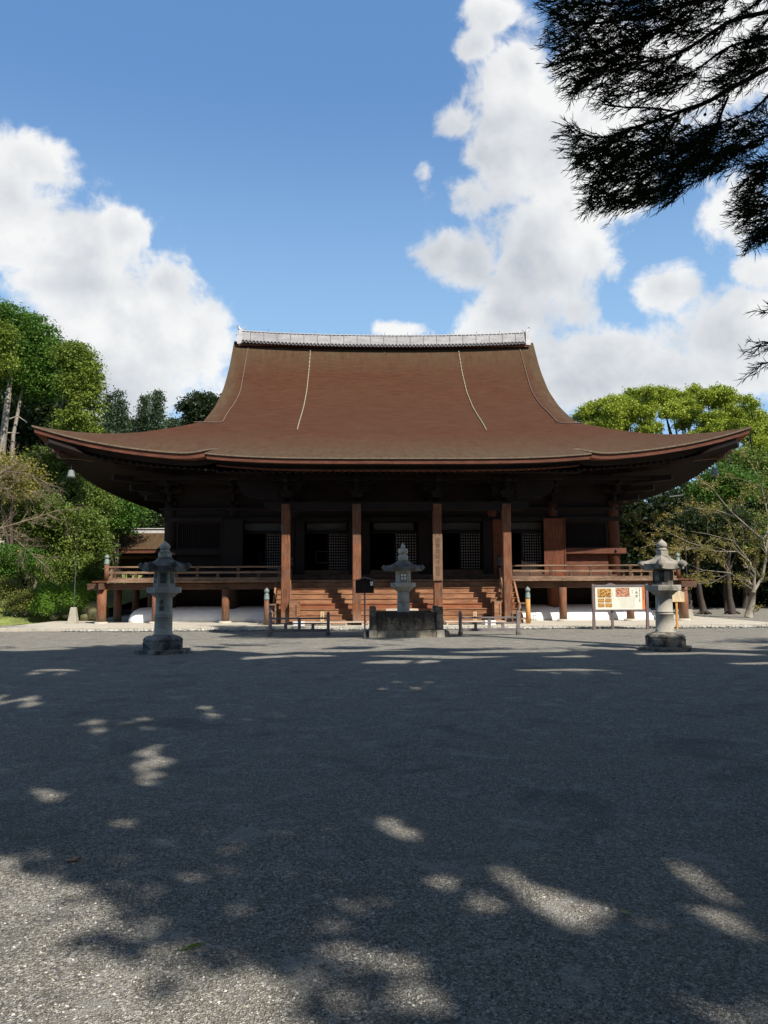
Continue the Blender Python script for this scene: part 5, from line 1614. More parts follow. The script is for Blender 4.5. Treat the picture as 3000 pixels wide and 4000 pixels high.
# bare cherries
def bare_tree(name, label, base, limbs, r0, seed, mat='twig', tmat='twig_pale', leafmat_=None, nl=0, depth=3, density=3.2, group=None, tw=.30, leaf=.045, droop=.0):
    rs = random.Random(seed)
    t = thing(name, label, 'tree', base, 0, group)
    big = MB(); tw_ = MB(); tips = []
    def grow(p, d, ln, r, lv):
        n = 4; pts = [p]; q = Vector(p); dd = Vector(d).normalized()
        for i in range(n):
            dd = (dd+Vector((rs.gauss(0, .13), rs.gauss(0, .13), rs.gauss(0, .11)-droop*.1))).normalized()
            q = q+dd*ln/n; pts.append(q.copy())
        (tw_ if r < .022 else big).tube(pts, [r*(1-.75*i/n) for i in range(n+1)], 3 if r < .022 else 5)
        tips.extend(pts[1:])
        if lv > 0:
            for i in range(int(density*ln*(1.6 if lv == 1 else 1))+2):
                k = rs.uniform(.2, 1); j = min(int(k*n), n-1); pp = pts[j].lerp(pts[j+1], k*n-j)
                ax = Vector((rs.gauss(0, 1), rs.gauss(0, .8), rs.gauss(0, .6))).normalized()
                nd = (dd*1.0+ax*.75).normalized()
                grow(pp, nd, ln*rs.uniform(.35, .62), r*.45, lv-1)
    for pts, ra, rb in limbs:
        pv = [Vector(p) for p in pts]
        big.tube(pv, taper(ra, rb, len(pv)), 7)
        L = sum((pv[i+1]-pv[i]).length for i in range(len(pv)-1))
        for i in range(len(pv)-1):
            seg = (pv[i+1]-pv[i])
            for k in range(max(1, int(seg.length*density))):
                f_ = rs.random(); p = pv[i].lerp(pv[i+1], f_)
                ax = Vector((rs.gauss(0, 1), rs.gauss(0, .8), rs.gauss(0, .8))).normalized()
                grow(p, (seg.normalized()*.9+ax*.8), rs.uniform(.5, 1.3)*tw*3, .016+.3*rb, depth-1)
        grow(pv[-1], pv[-1]-pv[-2], tw*3, rb, depth-1)
    off = -Vector(base)
    for m, nme, mt in ((big, 'trunk', tmat), (tw_, 'twigs', mat)):
        m.v = [(x+off.x, y+off.y, z+off.z) for x, y, z in m.v]
        m.build(nme, mt, t)
    if leafmat_:
        rn = np.random.RandomState(seed)
        P = np.array([tuple(tips[i]) for i in rn.randint(0, len(tips), nl)])+rn.normal(size=(nl, 3))*.05
        nr = rn.normal(size=(nl, 3)); nr /= np.linalg.norm(nr, axis=1)[:, None]
        a = np.cross(nr, rn.normal(size=(nl, 3))); a /= np.linalg.norm(a, axis=1)[:, None]; b = np.cross(nr, a)
        s = leaf*rn.uniform(.6, 1.3, nl)[:, None]
        V = np.stack([P-a*s, P+b*s*.5, P+a*s, P-b*s*.5], 1).reshape(-1, 3)+np.array(tuple(off))
        link_mesh('leaves', raw_mesh('leaves', V, np.arange(4*nl).reshape(-1, 4)), leafmat_, t)
    return t
D = 31
base = tuple(at(-210, 2450, D)); base = (base[0], D, 0)
bare_tree('cherry_tree', 'almost bare cherry whose long twigs reach in from the left edge', base,
          [([base]+pth(D, (-215, 2250), (-200, 2120)), .20, .12),
           (pth(D, (-200, 2120), (-80, 2090), (30, 2055), (130, 2025), (220, 1995), (260, 1990)), .045, .009),
           (pth(D-.4, (-200, 2120), (-100, 1960), (0, 1850), (60, 1815), (100, 1795)), .040, .008),
           (pth(D+.3, (-200, 2120), (-60, 1900), (20, 1840), (110, 1850), (190, 1890)), .036, .007),
           (pth(D+.4, (-200, 2150), (-60, 2090), (40, 2090), (110, 2150), (175, 2210)), .032, .007),
           (pth(D-.2, (-200, 2120), (-120, 1990), (-20, 1910), (80, 1905), (150, 1925)), .032, .007)],
          .2, 5, tw=.24, density=6.0, mat='twig_brown', tmat='twig_brown', leafmat_='leaf_orange', nl=60, leaf=.035)
D = 42.5
base = tuple(at(2925, 2432, D)); base = (base[0], D, 0)
def cw(*pp): return [tuple(at(2400+.3617*x, 1800+.3617*y, D)) for x, y in pp]
bare_tree('cherry_tree', 'old pale barked cherry with thin yellowing leaves right of the hall', base,
          [([base]+cw((1480, 1560), (1500, 1420)), .24, .14),
           (cw((1500, 1420), (1440, 1250), (1470, 1100), (1330, 980), (1110, 980), (900, 940), (760, 960)), .065, .014),
           (cw((1500, 1420), (1600, 1250), (1640, 1000), (1600, 850), (1450, 720), (1270, 560), (1160, 430), (1075, 320)), .085, .02),
           (cw((1640, 1000), (1659, 600), (1600, 330), (1540, 150)), .05, .014),
           (cw((1500, 1400), (1250, 1210), (950, 1180), (780, 1110)), .035, .009),
           (cw((1290, 600), (1100, 530), (880, 510), (740, 560)), .028, .008),
           (cw((1110, 980), (800, 880), (560, 760), (380, 690)), .028, .008),
           (cw((900, 940), (640, 950), (420, 900), (220, 960)), .026, .008),
           (cw((1470, 1100), (1280, 860), (1000, 790), (820, 760)), .028, .008),
           (cw((1600, 850), (1700, 700), (1750, 560)), .07, .02),
           (cw((1250, 1210), (1050, 1320), (900, 1330)), .025, .008)],
          .3, 8, mat='twig', leafmat_='leaf_autumn', nl=10500, leaf=.05, tw=.42, density=2.3)

# distant conifers and trees over the left roof slope
gd = 'distant trees beyond the left roof slope'
def conifer(label, px, top, bot, D, w, seed):
    lo = []
    n = 7
    for k in range(n):
        u = k/(n-1); y = top+(bot-top)*u
        lo.append(lobe_px(px+random.Random(seed+k).uniform(-4, 4), y, D, 4+w*.62*u, (bot-top)/n*.62))
    b_ = (lo[0][0], D, 8.0)
    tree('conifer_tree', label, 'tree', lo, 'leaf_far', [([b_, tuple(at(px, top, D))], [.25, .04])], .15, 330, 16, .75, seed, gd, 'bark_dark', b_, flat=.5, inner=.25)
conifer('slender distant conifer, left of the close pair over the roof', 425, 1550, 1720, 95, 32, 101)
conifer('slender distant conifer, right of the close pair over the roof', 466, 1543, 1720, 95, 36, 102)
conifer('distant conifer beside the thinnest tree over the roof', 562, 1560, 1720, 98, 26, 103)
conifer('thinnest distant conifer, tallest of the right group over the roof', 612, 1538, 1700, 95, 24, 104)
for k, (lab, lobes_, D) in enumerate((('low dark wood of rounded crowns between the distant conifers', ((510, 1668, 55, 34), (400, 1700, 90, 35), (590, 1695, 60, 30)), 100),
                                      ('low distant tree top right of the conifers', ((680, 1665, 38, 25), (720, 1690, 50, 25)), 105),
                                      ('lone dark ragged tree touching the left roof curve', ((790, 1585, 62, 48), (730, 1590, 30, 18), (770, 1640, 55, 30), (830, 1600, 30, 40)), 82))):
    lo = [lobe_px(x, y, D, a, b) for x, y, a, b in lobes_]
    b_ = (lo[0][0], D, 7.0)
    tree('distant_tree', lab, 'tree', lo, 'leaf_far' if k < 2 else 'leaf_dark', limb_to(b_, lo, .3, k), .15, 380, 24, .75, 110+k, gd, 'bark_dark', b_, flat=.6, inner=.2)

# bright camphor trees behind on the right
gc = 'bright camphor trees beyond the right eave'
def ctop(x): return float(np.interp(x, [2230, 2290, 2340, 2420, 2500, 2570, 2650, 2740, 2830, 2900, 2960, 3010, 3080], [1625, 1590, 1560, 1538, 1522, 1508, 1514, 1512, 1522, 1545, 1580, 1640, 1700]))
for k, (lab, xa, xb, D) in enumerate((
        ('leftmost bright yellow green camphor beside the roof curve', 2255, 2400, 88),
        ('second bright camphor, with bare forked limbs below its crown', 2430, 2560, 90),
        ('third bright camphor, highest over the right eave', 2590, 2730, 91),
        ('fourth bright camphor above the right eave tip', 2760, 2890, 88),
        ('last bright camphor at the right edge', 2915, 3080, 84))):
    rr = random.Random(60+k)
    lo = []
    x = xa
    while x <= xb:
        for row in range(5):
            if row >= 3 and rr.random() < .4: continue
            rx = rr.uniform(22, 44); y = ctop(x)+26+row*rr.uniform(34, 48)+rr.uniform(-15, 13)
            lo.append(lobe_px(x+rr.uniform(-14, 14), y, D+rr.uniform(-4, 4)-row*.8, rx, rx*rr.uniform(.62, .85)))
        x += 36
    if k == 4:
        for y in (1720, 1790): lo += [lobe_px(2960+rr.uniform(-30, 30), y, D, 60, 40), lobe_px(3040, y, D, 60, 40)]
    b_ = (lobe_px((xa+xb)/2, 1700, D, 10, 10)[0], D, 3.0)
    tree('camphor_tree', lab, 'tree', lo, 'leaf_camphor', limb_to(b_, lo[::2], .30, k, .62), .11, 1200, 26, .42, 120+k, gc, 'bark_dark', b_, flat=.8, inner=.12, up=.5)

# dark wood right of the hall
gr_ = 'dark evergreens right of the hall'
for k, (lab, lobes_, D, mat) in enumerate((
        ('fresh green cypress sprays under the right eave tip', ((2820, 1880, 70, 50), (2880, 1900, 60, 60), (2760, 1920, 50, 30)), 52, 'leaf_cypress'),
        ('sunlit green tree at the right edge below the camphors', ((2900, 1810, 90, 60), (2970, 1880, 70, 80), (2990, 1980, 60, 80)), 60, 'leaf_mid'),
        ('dark evergreen right of the hall corner pillar', ((2500, 2030, 110, 90), (2560, 2150, 130, 90)), 60, 'leaf_dark'),
        ('dark evergreen behind the right conductor pole', ((2680, 1990, 120, 90), (2720, 2110, 120, 90)), 58, 'leaf_dark'),
        ('green middle tree behind the cherry branches', ((2830, 2050, 100, 70), (2920, 2080, 100, 70)), 56, 'leaf_mid'),
        ('dark evergreen behind the old cherry at the right edge', ((2900, 2130, 130, 90), (3010, 2060, 110, 150)), 60, 'leaf_dark'),
        ('shaded undergrowth tree behind the sunlit lantern', ((2520, 2300, 130, 110), (2650, 2340, 110, 90)), 66, 'leaf_dark'),
        ('shaded undergrowth tree behind the slanting trunks', ((2780, 2310, 130, 120), (2890, 2350, 120, 90)), 66, 'leaf_dark'),
        ('shaded undergrowth tree at the far right edge', ((3010, 2290, 130, 140), (3100, 2200, 130, 160)), 66, 'leaf_dark'))):
    lo = [lobe_px(x, y, D, a, b) for x, y, a, b in lobes_]
    b_ = (lo[0][0], D, 0)
    tree('evergreen_tree', lab, 'tree', lo, mat, limb_to(b_, lo, .2, k), .16 if mat == 'leaf_dark' else .10, 520, 32, 1.25 if mat == 'leaf_dark' else .8, 140+k, gr_, 'bark_dark', b_, inner=.4, flat=.5)
for k, (lab, pts, r) in enumerate((('slanting shaded trunk nearest the veranda', ((2752, 2425), (2735, 2330), (2722, 2240), (2715, 2100)), .17), ('upright shaded trunk between the slanting one and the cherry', ((2862, 2430), (2848, 2330), (2842, 2240), (2840, 2100)), .19))):
    D = 48
    b_ = at(*pts[0], D); b_ = (b_[0], D, 0)
    t = thing('evergreen_tree', lab, 'tree', b_, 0, gr_)
    m = MB(); pp = [b_]+pth(D, *pts[1:]); pp = [tuple(np.array(p)-np.array(b_)) for p in pp]
    m.tube(pp, [r*1.35, r, r*.9, r*.7], 9)
    for j in range(4):
        a = j*1.6+k; m.tube([(0, 0, .25), (.45*math.cos(a), .45*math.sin(a), .02)], [.12, .05], 6)
    m.build('trunk', 'bark_dark', t)
    l2 = lobe_px(pts[3][0], 2060, D, 90, 60)
    o = link_mesh('crown', crown_mesh('crown', [l2], 240, 30, .10, .9, 170+k), 'leaf_dark', t); o.location = (-b_[0], -b_[1], 0)

# woods closing the view behind everything
def wood_mass(name, label, boxes, seed, n, leaf=.35):
    rs = np.random.RandomState(seed); lob = []
    for (x0, x1, y0, y1, z0, z1) in boxes:
        for _ in range(26): lob.append((rs.uniform(x0, x1), rs.uniform(y0, y1), rs.uniform(z0, z1), 3.2, 3.2, 2.6))
    me = crown_mesh(name, lob, n, 26, leaf, 2.0, seed, inner=.3)
    o = link_mesh(name, me, 'leaf_dark'); tag(o, label, 'wood', kind='stuff')
wood_mass('far_wood', 'dark wood closing the view behind the hall and court', [(-60, -20, 68, 76, 1, 9), (16, 62, 72, 80, 0, 7), (-62, -34, 44, 66, 1, 9), (34, 62, 48, 72, 0, 7)], 31, 4200)

# ------------------------------------------------------------------ near trees: the cedar over the court and its neighbours behind the camera
hs = math.cos(SUN_EL)/math.sin(SUN_EL)
def pix(P):
    d = P-CAM; w = d @ _F; w = np.where(np.abs(w) < .05, .05, w)
    return 1500+FPX*(d @ _R)/w, 2000-FPX*(d @ _U)/w, w
LIT = [(60, 2738, 130, 14), (370, 2832, 60, 11), (520, 2825, 55, 8), (605, 2955, 75, 22), (590, 3012, 52, 24), (590, 3062, 30, 14), (210, 3095, 48, 16), (480, 3240, 45, 18),
       (820, 2778, 42, 8), (1555, 3232, 62, 30), (1740, 3425, 62, 22), (1990, 3400, 70, 32), (2080, 3460, 80, 42), (2190, 3525, 75, 28), (2310, 3600, 60, 22), (1890, 3562, 60, 22),
       (2680, 3395, 52, 16), (2770, 3480, 85, 34), (2880, 3645, 85, 28), (2780, 3600, 50, 14), (2540, 3490, 70, 12), (1560, 3790, 45, 30), (1600, 3930, 60, 40), (2680, 3940, 70, 35), (2960, 3950, 50, 50),
       (330, 3560, 60, 50), (1560, 2582, 120, 8), (2300, 2498, 260, 14), (2250, 2618, 190, 5),
       (2850, 2518, 180, 8), (2870, 2552, 150, 6), (2930, 2590, 90, 5), (1600, 2676, 110, 6), (180, 2620, 90, 6), (700, 2505, 160, 9), (150, 2480, 700, 42), (2500, 2470, 800, 22), (2640, 2380, 200, 150)]
LITPOLY = [(-900, 3370), (120, 3375), (265, 3440), (250, 3520), (200, 3590), (390, 3700), (540, 3810), (700, 3850), (880, 3790), (1160, 3860), (1290, 4040), (900, 5200), (-900, 5200)]
def reject_lit(P):
    """true where a leaf's shadow would land on the sunny patches of the court"""
    g = P.copy(); z = P[:, 2]
    g[:, 0] = P[:, 0]-math.sin(SUN_AZ)*hs*z; g[:, 1] = P[:, 1]+math.cos(SUN_AZ)*hs*z; g[:, 2] = 0
    u, v, w = pix(g)
    gx, gy = g[:, 0], g[:, 1]
    near = v > 2620
    # broken, streaky edge of the sunny band before the hall
    pat = np.sin(gx*1.7+1.6*np.sin(gy*.9+.4)+.7)+np.sin(gx*.73-gy*1.9+2.0*np.sin(gx*.41))+.8*np.sin(gx*3.3+gy*2.7+1.3*np.sin(gy*2.1))
    band_ = (gy > 21.9+.8*np.sin(gx*.55+1)+.4*np.sin(gx*1.9)) & (gy < 27.3) & (pat > -.75) & (gx < 9)
    pat2 = np.sin(gy*3.6+1.4*np.sin(gx*.8)+.5*np.sin(gx*2.3))+.7*np.sin(gx*1.25+2*np.sin(gy*1.4))
    band_ |= (gy > 18.6) & (gy < 23.5) & (np.abs(gx+.3) < 4.2) & (pat2 > .35)
    band_ |= (gy > 19.5) & (gy < 24.0) & (gx > 5.2) & (gx < 12) & (pat2 > .75)
    u = u+np.where(near, 14*np.sin(gy*9+gx*5), 40*np.sin(gy*2.3+gx*1.1)); v = v+np.where(near, .036*(v-2290)*np.sin(gx*11), 2.5*np.sin(gx*1.3)+2*np.sin(gx*3.7+gy))
    bad = band_
    for cx, cy, rx, ry in LIT:
        sl = .35*(u-cx) if (cy > 3300 and cx > 1500 and rx > 60 and cx < 2900) else 0
        mx = .024*(cy-2290)*(cy > 2600); my = .045*(cy-2290)**2/5148*(cy > 2600)
        bad |= ((u-cx)/(rx*1.05+mx))**2+((v-cy-sl)/(ry*1.05+my))**2 < 1.0
    c_ = np.zeros(len(P), bool)
    for i in range(len(LITPOLY)):
        (x1, y1), (x2, y2) = LITPOLY[i], LITPOLY[i-1]
        c_ ^= ((y1 > v) != (y2 > v)) & (u < (x2-x1)*(v-y1)/(y2-y1+1e-9)+x1)
    # keep the sun off the left lantern: its whole height is in shade
    t_ = np.clip(((gx+6.8)*-1.6+(gy-21.3)*2.2)/(1.6**2+2.2**2), 0, 1.15)
    off_ = np.hypot(gx+6.8+1.6*t_, gy-21.3-2.2*t_) < .95
    return (bad | c_) & (w > .2) & ~off_
def reject_view(P): return in_view(P, 60) | reject_lit(P)
def shade_tree(label, base, lobes, seed, nc, per=44, leaf=.115, spread=1.35, r=.4, name='cedar_tree', inner=.4):
    t = thing(name, label, 'tree', base, 0, 'tall trees around the near end of the court')
    o = link_mesh('crown', crown_mesh('crown', lobes, nc, per, leaf, spread, seed, reject=reject_view, inner=inner, flat=.35), 'leaf_dark', t)
    o.location = (-base[0], -base[1], 0)
    m = MB(); top = max(l[2]+l[5]*.6 for l in lobes)
    m.tube([(0, 0, -.1), (.1, .1, top*.4), (0, 0, top*.75), (.1, 0, top)], [r*1.3, r, r*.6, r*.15], 10)
    for l in lobes:
        if abs(l[2]-top) > 1:
            p1 = (l[0]-base[0], l[1]-base[1], l[2]); z0 = max(3, l[2]-2.2)
            m.tube([(0, 0, z0), (p1[0]*.5, p1[1]*.5, (z0+l[2])/2+.3), (p1[0]*.85, p1[1]*.85, p1[2])], [r*.3, r*.2, r*.06], 6)
    m.build('trunk', 'bark_grey', t)
    return t
SH = [  # label, trunk foot, crown lobes (x, y, z, rx, ry, rz), seed
 ('tall cedar just outside the right edge that carries the overhanging branches', (5.4, 7.4), [(5.4, 7.4, 15, 4.5, 4.5, 2.5), (2.5, 8, 13.5, 3, 3, 1.5), (8, 9.0, 14, 3, 2.4, 2), (5, 4, 12, 3.5, 3, 1.5)], 201),
 ('tall tree outside the right edge, second from the camera', (11.5, 3), [(11.5, 3, 15, 5, 4.6, 2.5), (8, 1, 12, 3.5, 3.5, 1.8), (14, 6, 14, 4, 3.4, 2.2)], 202),
 ('tall tree outside the right edge with a wide flat crown', (17, 5.5), [(16, 6.0, 15.5, 4.8, 3.2, 2.5), (20, 6, 14, 4.2, 4.2, 2.4), (21, 10, 15, 4, 3, 2.2)], 203),
 ('tall tree just behind the camera', (-4.4, -4.2), [(1.5, -1, 15, 4.5, 4, 2.3), (-2, 1, 15, 3.5, 3.5, 2), (3.3, -2.1, 11.5, 3.0, 2.5, 1.4), (2, 3.4, 15, 3.6, 3, 2)], 204),
 ('tall tree outside the left edge', (-6.5, 4.2), [(-4.0, 5, 16, 4.5, 4, 2.3), (-1, 7.4, 16, 3.8, 3.0, 2), (-3.5, 2.5, 14, 3.6, 3.4, 2), (1.5, 8.9, 17, 3, 2.4, 1.6)], 205),
 ('tall tree behind the camera to the right', (9, -5), [(10.6, -3.2, 13, 3.8, 2.8, 2), (13, -1.6, 14, 4, 4, 2), (6.8, -2.4, 13, 3.0, 2.2, 1.6), (6.2, -5.6, 12, 1.5, 1.7, 1.0), (8.6, -4.6, 12, 2.2, 1.5, 1.0)], 206),
 ('tall tree far behind on the right', (19.5, -2), [(20, -1, 14, 5, 5, 2.5), (16, -3, 13, 4, 4, 2.2), (24, 3, 14, 4, 4, 2.4)], 207),
 ('tall tree outside the right edge, farthest from the camera', (12, 14.5), [(9.3, 14.2, 19, 3.2, 2.0, 1.8), (6.5, 14.5, 19.5, 2.6, 1.8, 1.5), (4.2, 16.2, 20, 2.6, 1.8, 1.5)], 208),
]
for lab, b_, lob, sd_ in SH:
    nc = int(sum(l[3]*l[4] for l in lob)*34)
    tr_ = shade_tree(lab, (b_[0], b_[1], 0), lob, sd_, nc)
    if sd_ == 201: cedar = tr_
# unseen trees added behind the camera to block low sky light
rear = random.Random(12)
for k in range(9):
    x = -34+k*9+rear.uniform(-2, 2); y = -15+rear.uniform(-3, 2)-(3 if abs(k-4) > 2 else 0)
    hgt = rear.uniform(13, 15) if 4 < x < 15 else rear.uniform(20, 24)
    lob = [(x, y, hgt*.72, 4.6, 3.6, hgt*.28), (x+2, y+1, hgt*.42, 4.2, 3.2, 3.2), (x-2.4, y, hgt*.30, 3.6, 3, 2.8), (x, y-1, 2.2, 4.6, 2.5, 2.2)]
    shade_tree('tree %s in the added row behind the camera, blocking sky light' % ('first', 'second', 'third', 'fourth', 'fifth', 'sixth', 'seventh', 'eighth', 'ninth')[k], (x, y, 0), lob, 220+k, 520, leaf=.34, spread=2.1, inner=.5)

def cedar_branches():
    rs = random.Random(77); rn = np.random.RandomState(77)
    limbs = MB(); V = []; Fc = []; cnt = [0]
    off = Vector((5.4, 7.4, 0))
    def strand(p, d, ln, r, bend):
        """a needle clad twig: tapered three sided prism of 3 segments"""
        dd = Vector(d).normalized(); q = Vector(p); ring = []
        side = dd.cross(Vector((0, 1, .2)))
        side = side.normalized() if side.length > 1e-4 else Vector((1, 0, 0))
        pts = [q.copy()]
        for i in range(3):
            dd = (dd+Vector(bend)*.22+Vector((rs.gauss(0, .07), rs.gauss(0, .07), rs.gauss(0, .07)))).normalized()
            q = q+dd*ln/3; pts.append(q.copy())
        o = cnt[0]
        for i, pt in enumerate(pts):
            rr = r*(.75, 1.0, .85, .25)[i]
            for k in range(3):
                a = 2*PI*k/3+1.1*i
                V.append(tuple(pt+side*math.cos(a)*rr+dd.cross(side).normalized()*math.sin(a)*rr))
        for i in range(3):
            for k in range(3):
                Fc.append((o+3*i+k, o+3*i+(k+1) % 3, o+3*i+3+(k+1) % 3, o+3*i+3+k))
        cnt[0] += 12
        return pts
    def cp(c, D): return [Vector(at(2030+.678*x, .678*y, D)) for x, y in c]
    spines = [
     (((1700, 260), (1475, 370), (1230, 500), (1080, 590), (930, 640), (800, 690), (640, 740), (520, 790), (400, 790), (310, 740)), 6.8, .028, 1.0),
     (((1700, 0), (1475, 60), (1220, 110), (1000, 260), (880, 330), (740, 350), (560, 390), (420, 440), (340, 500)), 6.3, .022, 1.0),
     (((1300, -60), (900, 40), (640, 110), (420, 140), (280, 120), (215, 70)), 6.5, .016, 1.2),
     (((1000, 100), (700, 230), (470, 300), (270, 330)), 6.6, .012, 1.2),
     (((930, 640), (800, 850), (650, 940), (500, 1030), (420, 1090), (405, 1180)), 6.9, .012, 1.1),
     (((1200, 560), (1100, 800), (1000, 950), (880, 1060), (700, 1110), (560, 1170)), 7.0, .012, 1.2),
     (((1475, 500), (1350, 640), (1180, 700), (1050, 740), (900, 860)), 6.7, .012, 1.0),
     (((1600, 700), (1475, 760), (1300, 840), (1150, 900), (1060, 1000)), 6.9, .014, 1.1),
     (((640, 740), (520, 830), (430, 880), (350, 900)), 6.7, .01, 1.1),
     (((1650, 880), (1475, 920), (1400, 980), (1345, 1060)), 6.4, .012, 1.3),
     (((1650, 1120), (1475, 1150), (1390, 1190), (1310, 1200)), 6.3, .01, 1.3),
     (((1650, 1230), (1475, 1290), (1400, 1340), (1335, 1390)), 6.3, .01, 1.2),
     (((1650, 1960), (1475, 1990), (1410, 1965), (1365, 1975)), 6.2, .008, .7),
     (((1650, 2030), (1475, 2060), (1430, 2090), (1385, 2100)), 6.2, .008, .7),
     (((1650, 1830), (1500, 1800), (1462, 1770)), 6.2, .008, .7),
     (((900, -40), (600, 20), (400, 30), (260, 20)), 6.4, .012, 1.3),
     (((760, 200), (600, 320), (440, 400), (330, 470)), 6.5, .012, 1.1),
     (((1650, 150), (1475, 200), (1200, 260), (1000, 420), (800, 500), (640, 540), (500, 560)), 7.0, .014, .8),
     (((1100, -40), (1000, 60), (820, 160), (640, 210)), 6.6, .01, 1.2),
     (((1475, -60), (1300, 60), (1180, 150), (1080, 260)), 6.8, .012, 1.0),
     (((1180, 700), (1000, 820), (820, 960), (700, 1020)), 6.8, .01, 1.2),
     (((1300, 840), (1200, 900), (1060, 880), (900, 960)), 7.1, .01, 1.1),
     (((600, 330), (500, 300), (360, 230), (250, 200)), 6.6, .01, 1.2),
     (((880, 640), (760, 620), (600, 620), (470, 600)), 6.6, .01, .55),
     (((1475, 60), (1400, 150), (1340, 250)), 6.5, .01, .8),
     (((1000, 0), (860, 60), (700, 60), (560, 80)), 6.9, .01, 1.2),
     (((760, 820), (660, 860), (560, 900), (500, 960)), 6.7, .01, 1.1),
     (((1100, 760), (980, 900), (900, 1000), (840, 1080)), 6.8, .01, 1.2),
    ]
    for c, D, r, dens in spines:
        P = cp(c, D+rs.uniform(-.15, .15))
        # smooth the polyline
        S = []
        for i in range(len(P)-1):
            for k in range(5): S.append(P[i].lerp(P[i+1], k/5))
        S.append(P[-1])
        for _ in range(3): S = [S[0]]+[(S[i-1]+S[i]*2+S[i+1])/4 for i in range(1, len(S)-1)]+[S[-1]]
        limbs.tube([p-off for p in S], taper(r, .005, len(S)), 5)
        L = 0; total = sum((S[i+1]-S[i]).length for i in range(len(S)-1))
        for i in range(len(S)-1):
            seg = S[i+1]-S[i]; L += seg.length; u = L/total
            nb = seg.length*34*dens
            nb = int(nb)+(rs.random() < nb % 1)
            for _ in range(nb):
                p = S[i].lerp(S[i+1], rs.random())
                ang = rs.uniform(-1.0, 1.0)
                f = seg.normalized()
                up = Vector((0, 0, 1)); dn = rs.uniform(-.85, .35)
                d = (f*rs.uniform(.5, 1.1)+up*dn+Vector((rs.uniform(-.35, .25), rs.uniform(-.7, .7), 0))).normalized()
                ln = rs.uniform(.12, .30)*(1.0-.25*u)
                pts = strand(p, d, ln, .0042, (-.3, 0, .15-.5*rs.random()))
                for q in range(rs.randint(8, 13)):
                    j = rs.randint(0, 2); pp = pts[j].lerp(pts[j+1], rs.random())
                    sd = (pts[j+1]-pts[j]).normalized()
                    d2 = (sd+Vector((rs.gauss(0, .45), rs.gauss(0, .4), rs.gauss(0, .45)))).normalized()
                    strand(pp, d2, rs.uniform(.045, .10), .0034, (-.25, 0, .35*rs.random()))
    polys = [(((200, -60), (230, 300), (300, 480), (480, 540), (700, 560), (760, 400), (740, 240), (900, 110), (1000, -60)), 520),
             (((300, 720), (350, 900), (450, 1010), (430, 1160), (560, 1200), (700, 1180), (900, 1150), (1060, 1020), (1250, 960), (1400, 850), (1475, 760), (1475, 640), (1100, 760), (860, 660), (700, 760), (520, 800)), 900),
             (((1330, 950), (1475, 880), (1500, 1400), (1350, 1360), (1310, 1200)), 210),
             (((900, -60), (880, 200), (1000, 260), (1180, 100), (1300, -60)), 130),
             (((1250, 330), (1475, 130), (1500, 330), (1230, 520), (1120, 470)), 170),
             (((780, 250), (740, 560), (900, 560), (1050, 430), (1000, 330)), 120)]
    def inside(x, y, pl):
        c_ = False
        for i in range(len(pl)):
            (x1, y1), (x2, y2) = pl[i], pl[i-1]
            if (y1 > y) != (y2 > y) and x < (x2-x1)*(y-y1)/(y2-y1)+x1: c_ = not c_
        return c_
    for pl, n_ in polys:
        xs_ = [q[0] for q in pl]; ys_ = [q[1] for q in pl]
        k = 0
        while k < n_:
            x, y = rs.uniform(min(xs_), max(xs_)), rs.uniform(min(ys_), max(ys_))
            if not inside(x, y, pl): continue
            k += 1
            p = Vector(at(2030+.678*x, .678*y, rs.uniform(6.3, 7.1)))
            d = Vector((rs.uniform(-1.0, -.35), rs.uniform(-.5, .5), rs.uniform(-.75, .25))).normalized()
            pts = strand(p, d, rs.uniform(.12, .26), .0042, (-.2, 0, .15-.4*rs.random()))
            for q in range(rs.randint(8, 13)):
                j = rs.randint(0, 2); pp = pts[j].lerp(pts[j+1], rs.random())
                sd = (pts[j+1]-pts[j]).normalized()
                strand(pp, (sd+Vector((rs.gauss(0, .42), rs.gauss(0, .4), rs.gauss(0, .42)))).normalized(), rs.uniform(.04, .095), .0033, (-.2, 0, .3*rs.random()-.1))
    # heavy limbs back to the trunk
    for a, b, r in (((0, 0, 6.4), cp(((1700, 260),), 6.8)[0]-off, .06), ((0, 0, 7.2), cp(((1700, 0),), 6.3)[0]-off, .06), ((0, 0, 5.6), cp(((1600, 700),), 6.9)[0]-off, .045),
                    ((0, 0, 4.9), cp(((1650, 1120),), 6.3)[0]-off, .04), ((0, 0, 3.6), cp(((1650, 1960),), 6.2)[0]-off, .03), ((0, 0, 6.0), cp(((1650, 880),), 6.4)[0]-off, .03)):
        a = Vector(a); b = Vector(b); limbs.tube([a, a.lerp(b, .5)+Vector((0, 0, .15)), b], [r*1.6, r, r*.5], 7)
        for _ in range(150):
            u = rs.uniform(.25, 1.0); p = a.lerp(b, u)+off+Vector((rs.gauss(0, .22), rs.gauss(0, .35), rs.gauss(0, .12)-.05+.3*u*(1-u)))
            if in_view(np.array([tuple(p)]), 190)[0]: continue
            pts = strand(p, Vector((rs.uniform(-1, .1), rs.uniform(-.8, .6), rs.uniform(-.7, .2))), rs.uniform(.14, .28), .0048, (-.2, 0, .1-.4*rs.random()))
            for q in range(rs.randint(8, 12)):
                j = rs.randint(0, 2); sd = (pts[j+1]-pts[j]).normalized()
                strand(pts[j].lerp(pts[j+1], rs.random()), (sd+Vector((rs.gauss(0, .42), rs.gauss(0, .4), rs.gauss(0, .42)))).normalized(), rs.uniform(.05, .11), .0038, (-.2, 0, .1))
    limbs.build('limbs', 'bark_dark', cedar)
    o = link_mesh('needle_sprays', raw_mesh('needle_sprays', np.array(V)-np.array(tuple(off)), Fc), 'leaf_cedar', cedar)
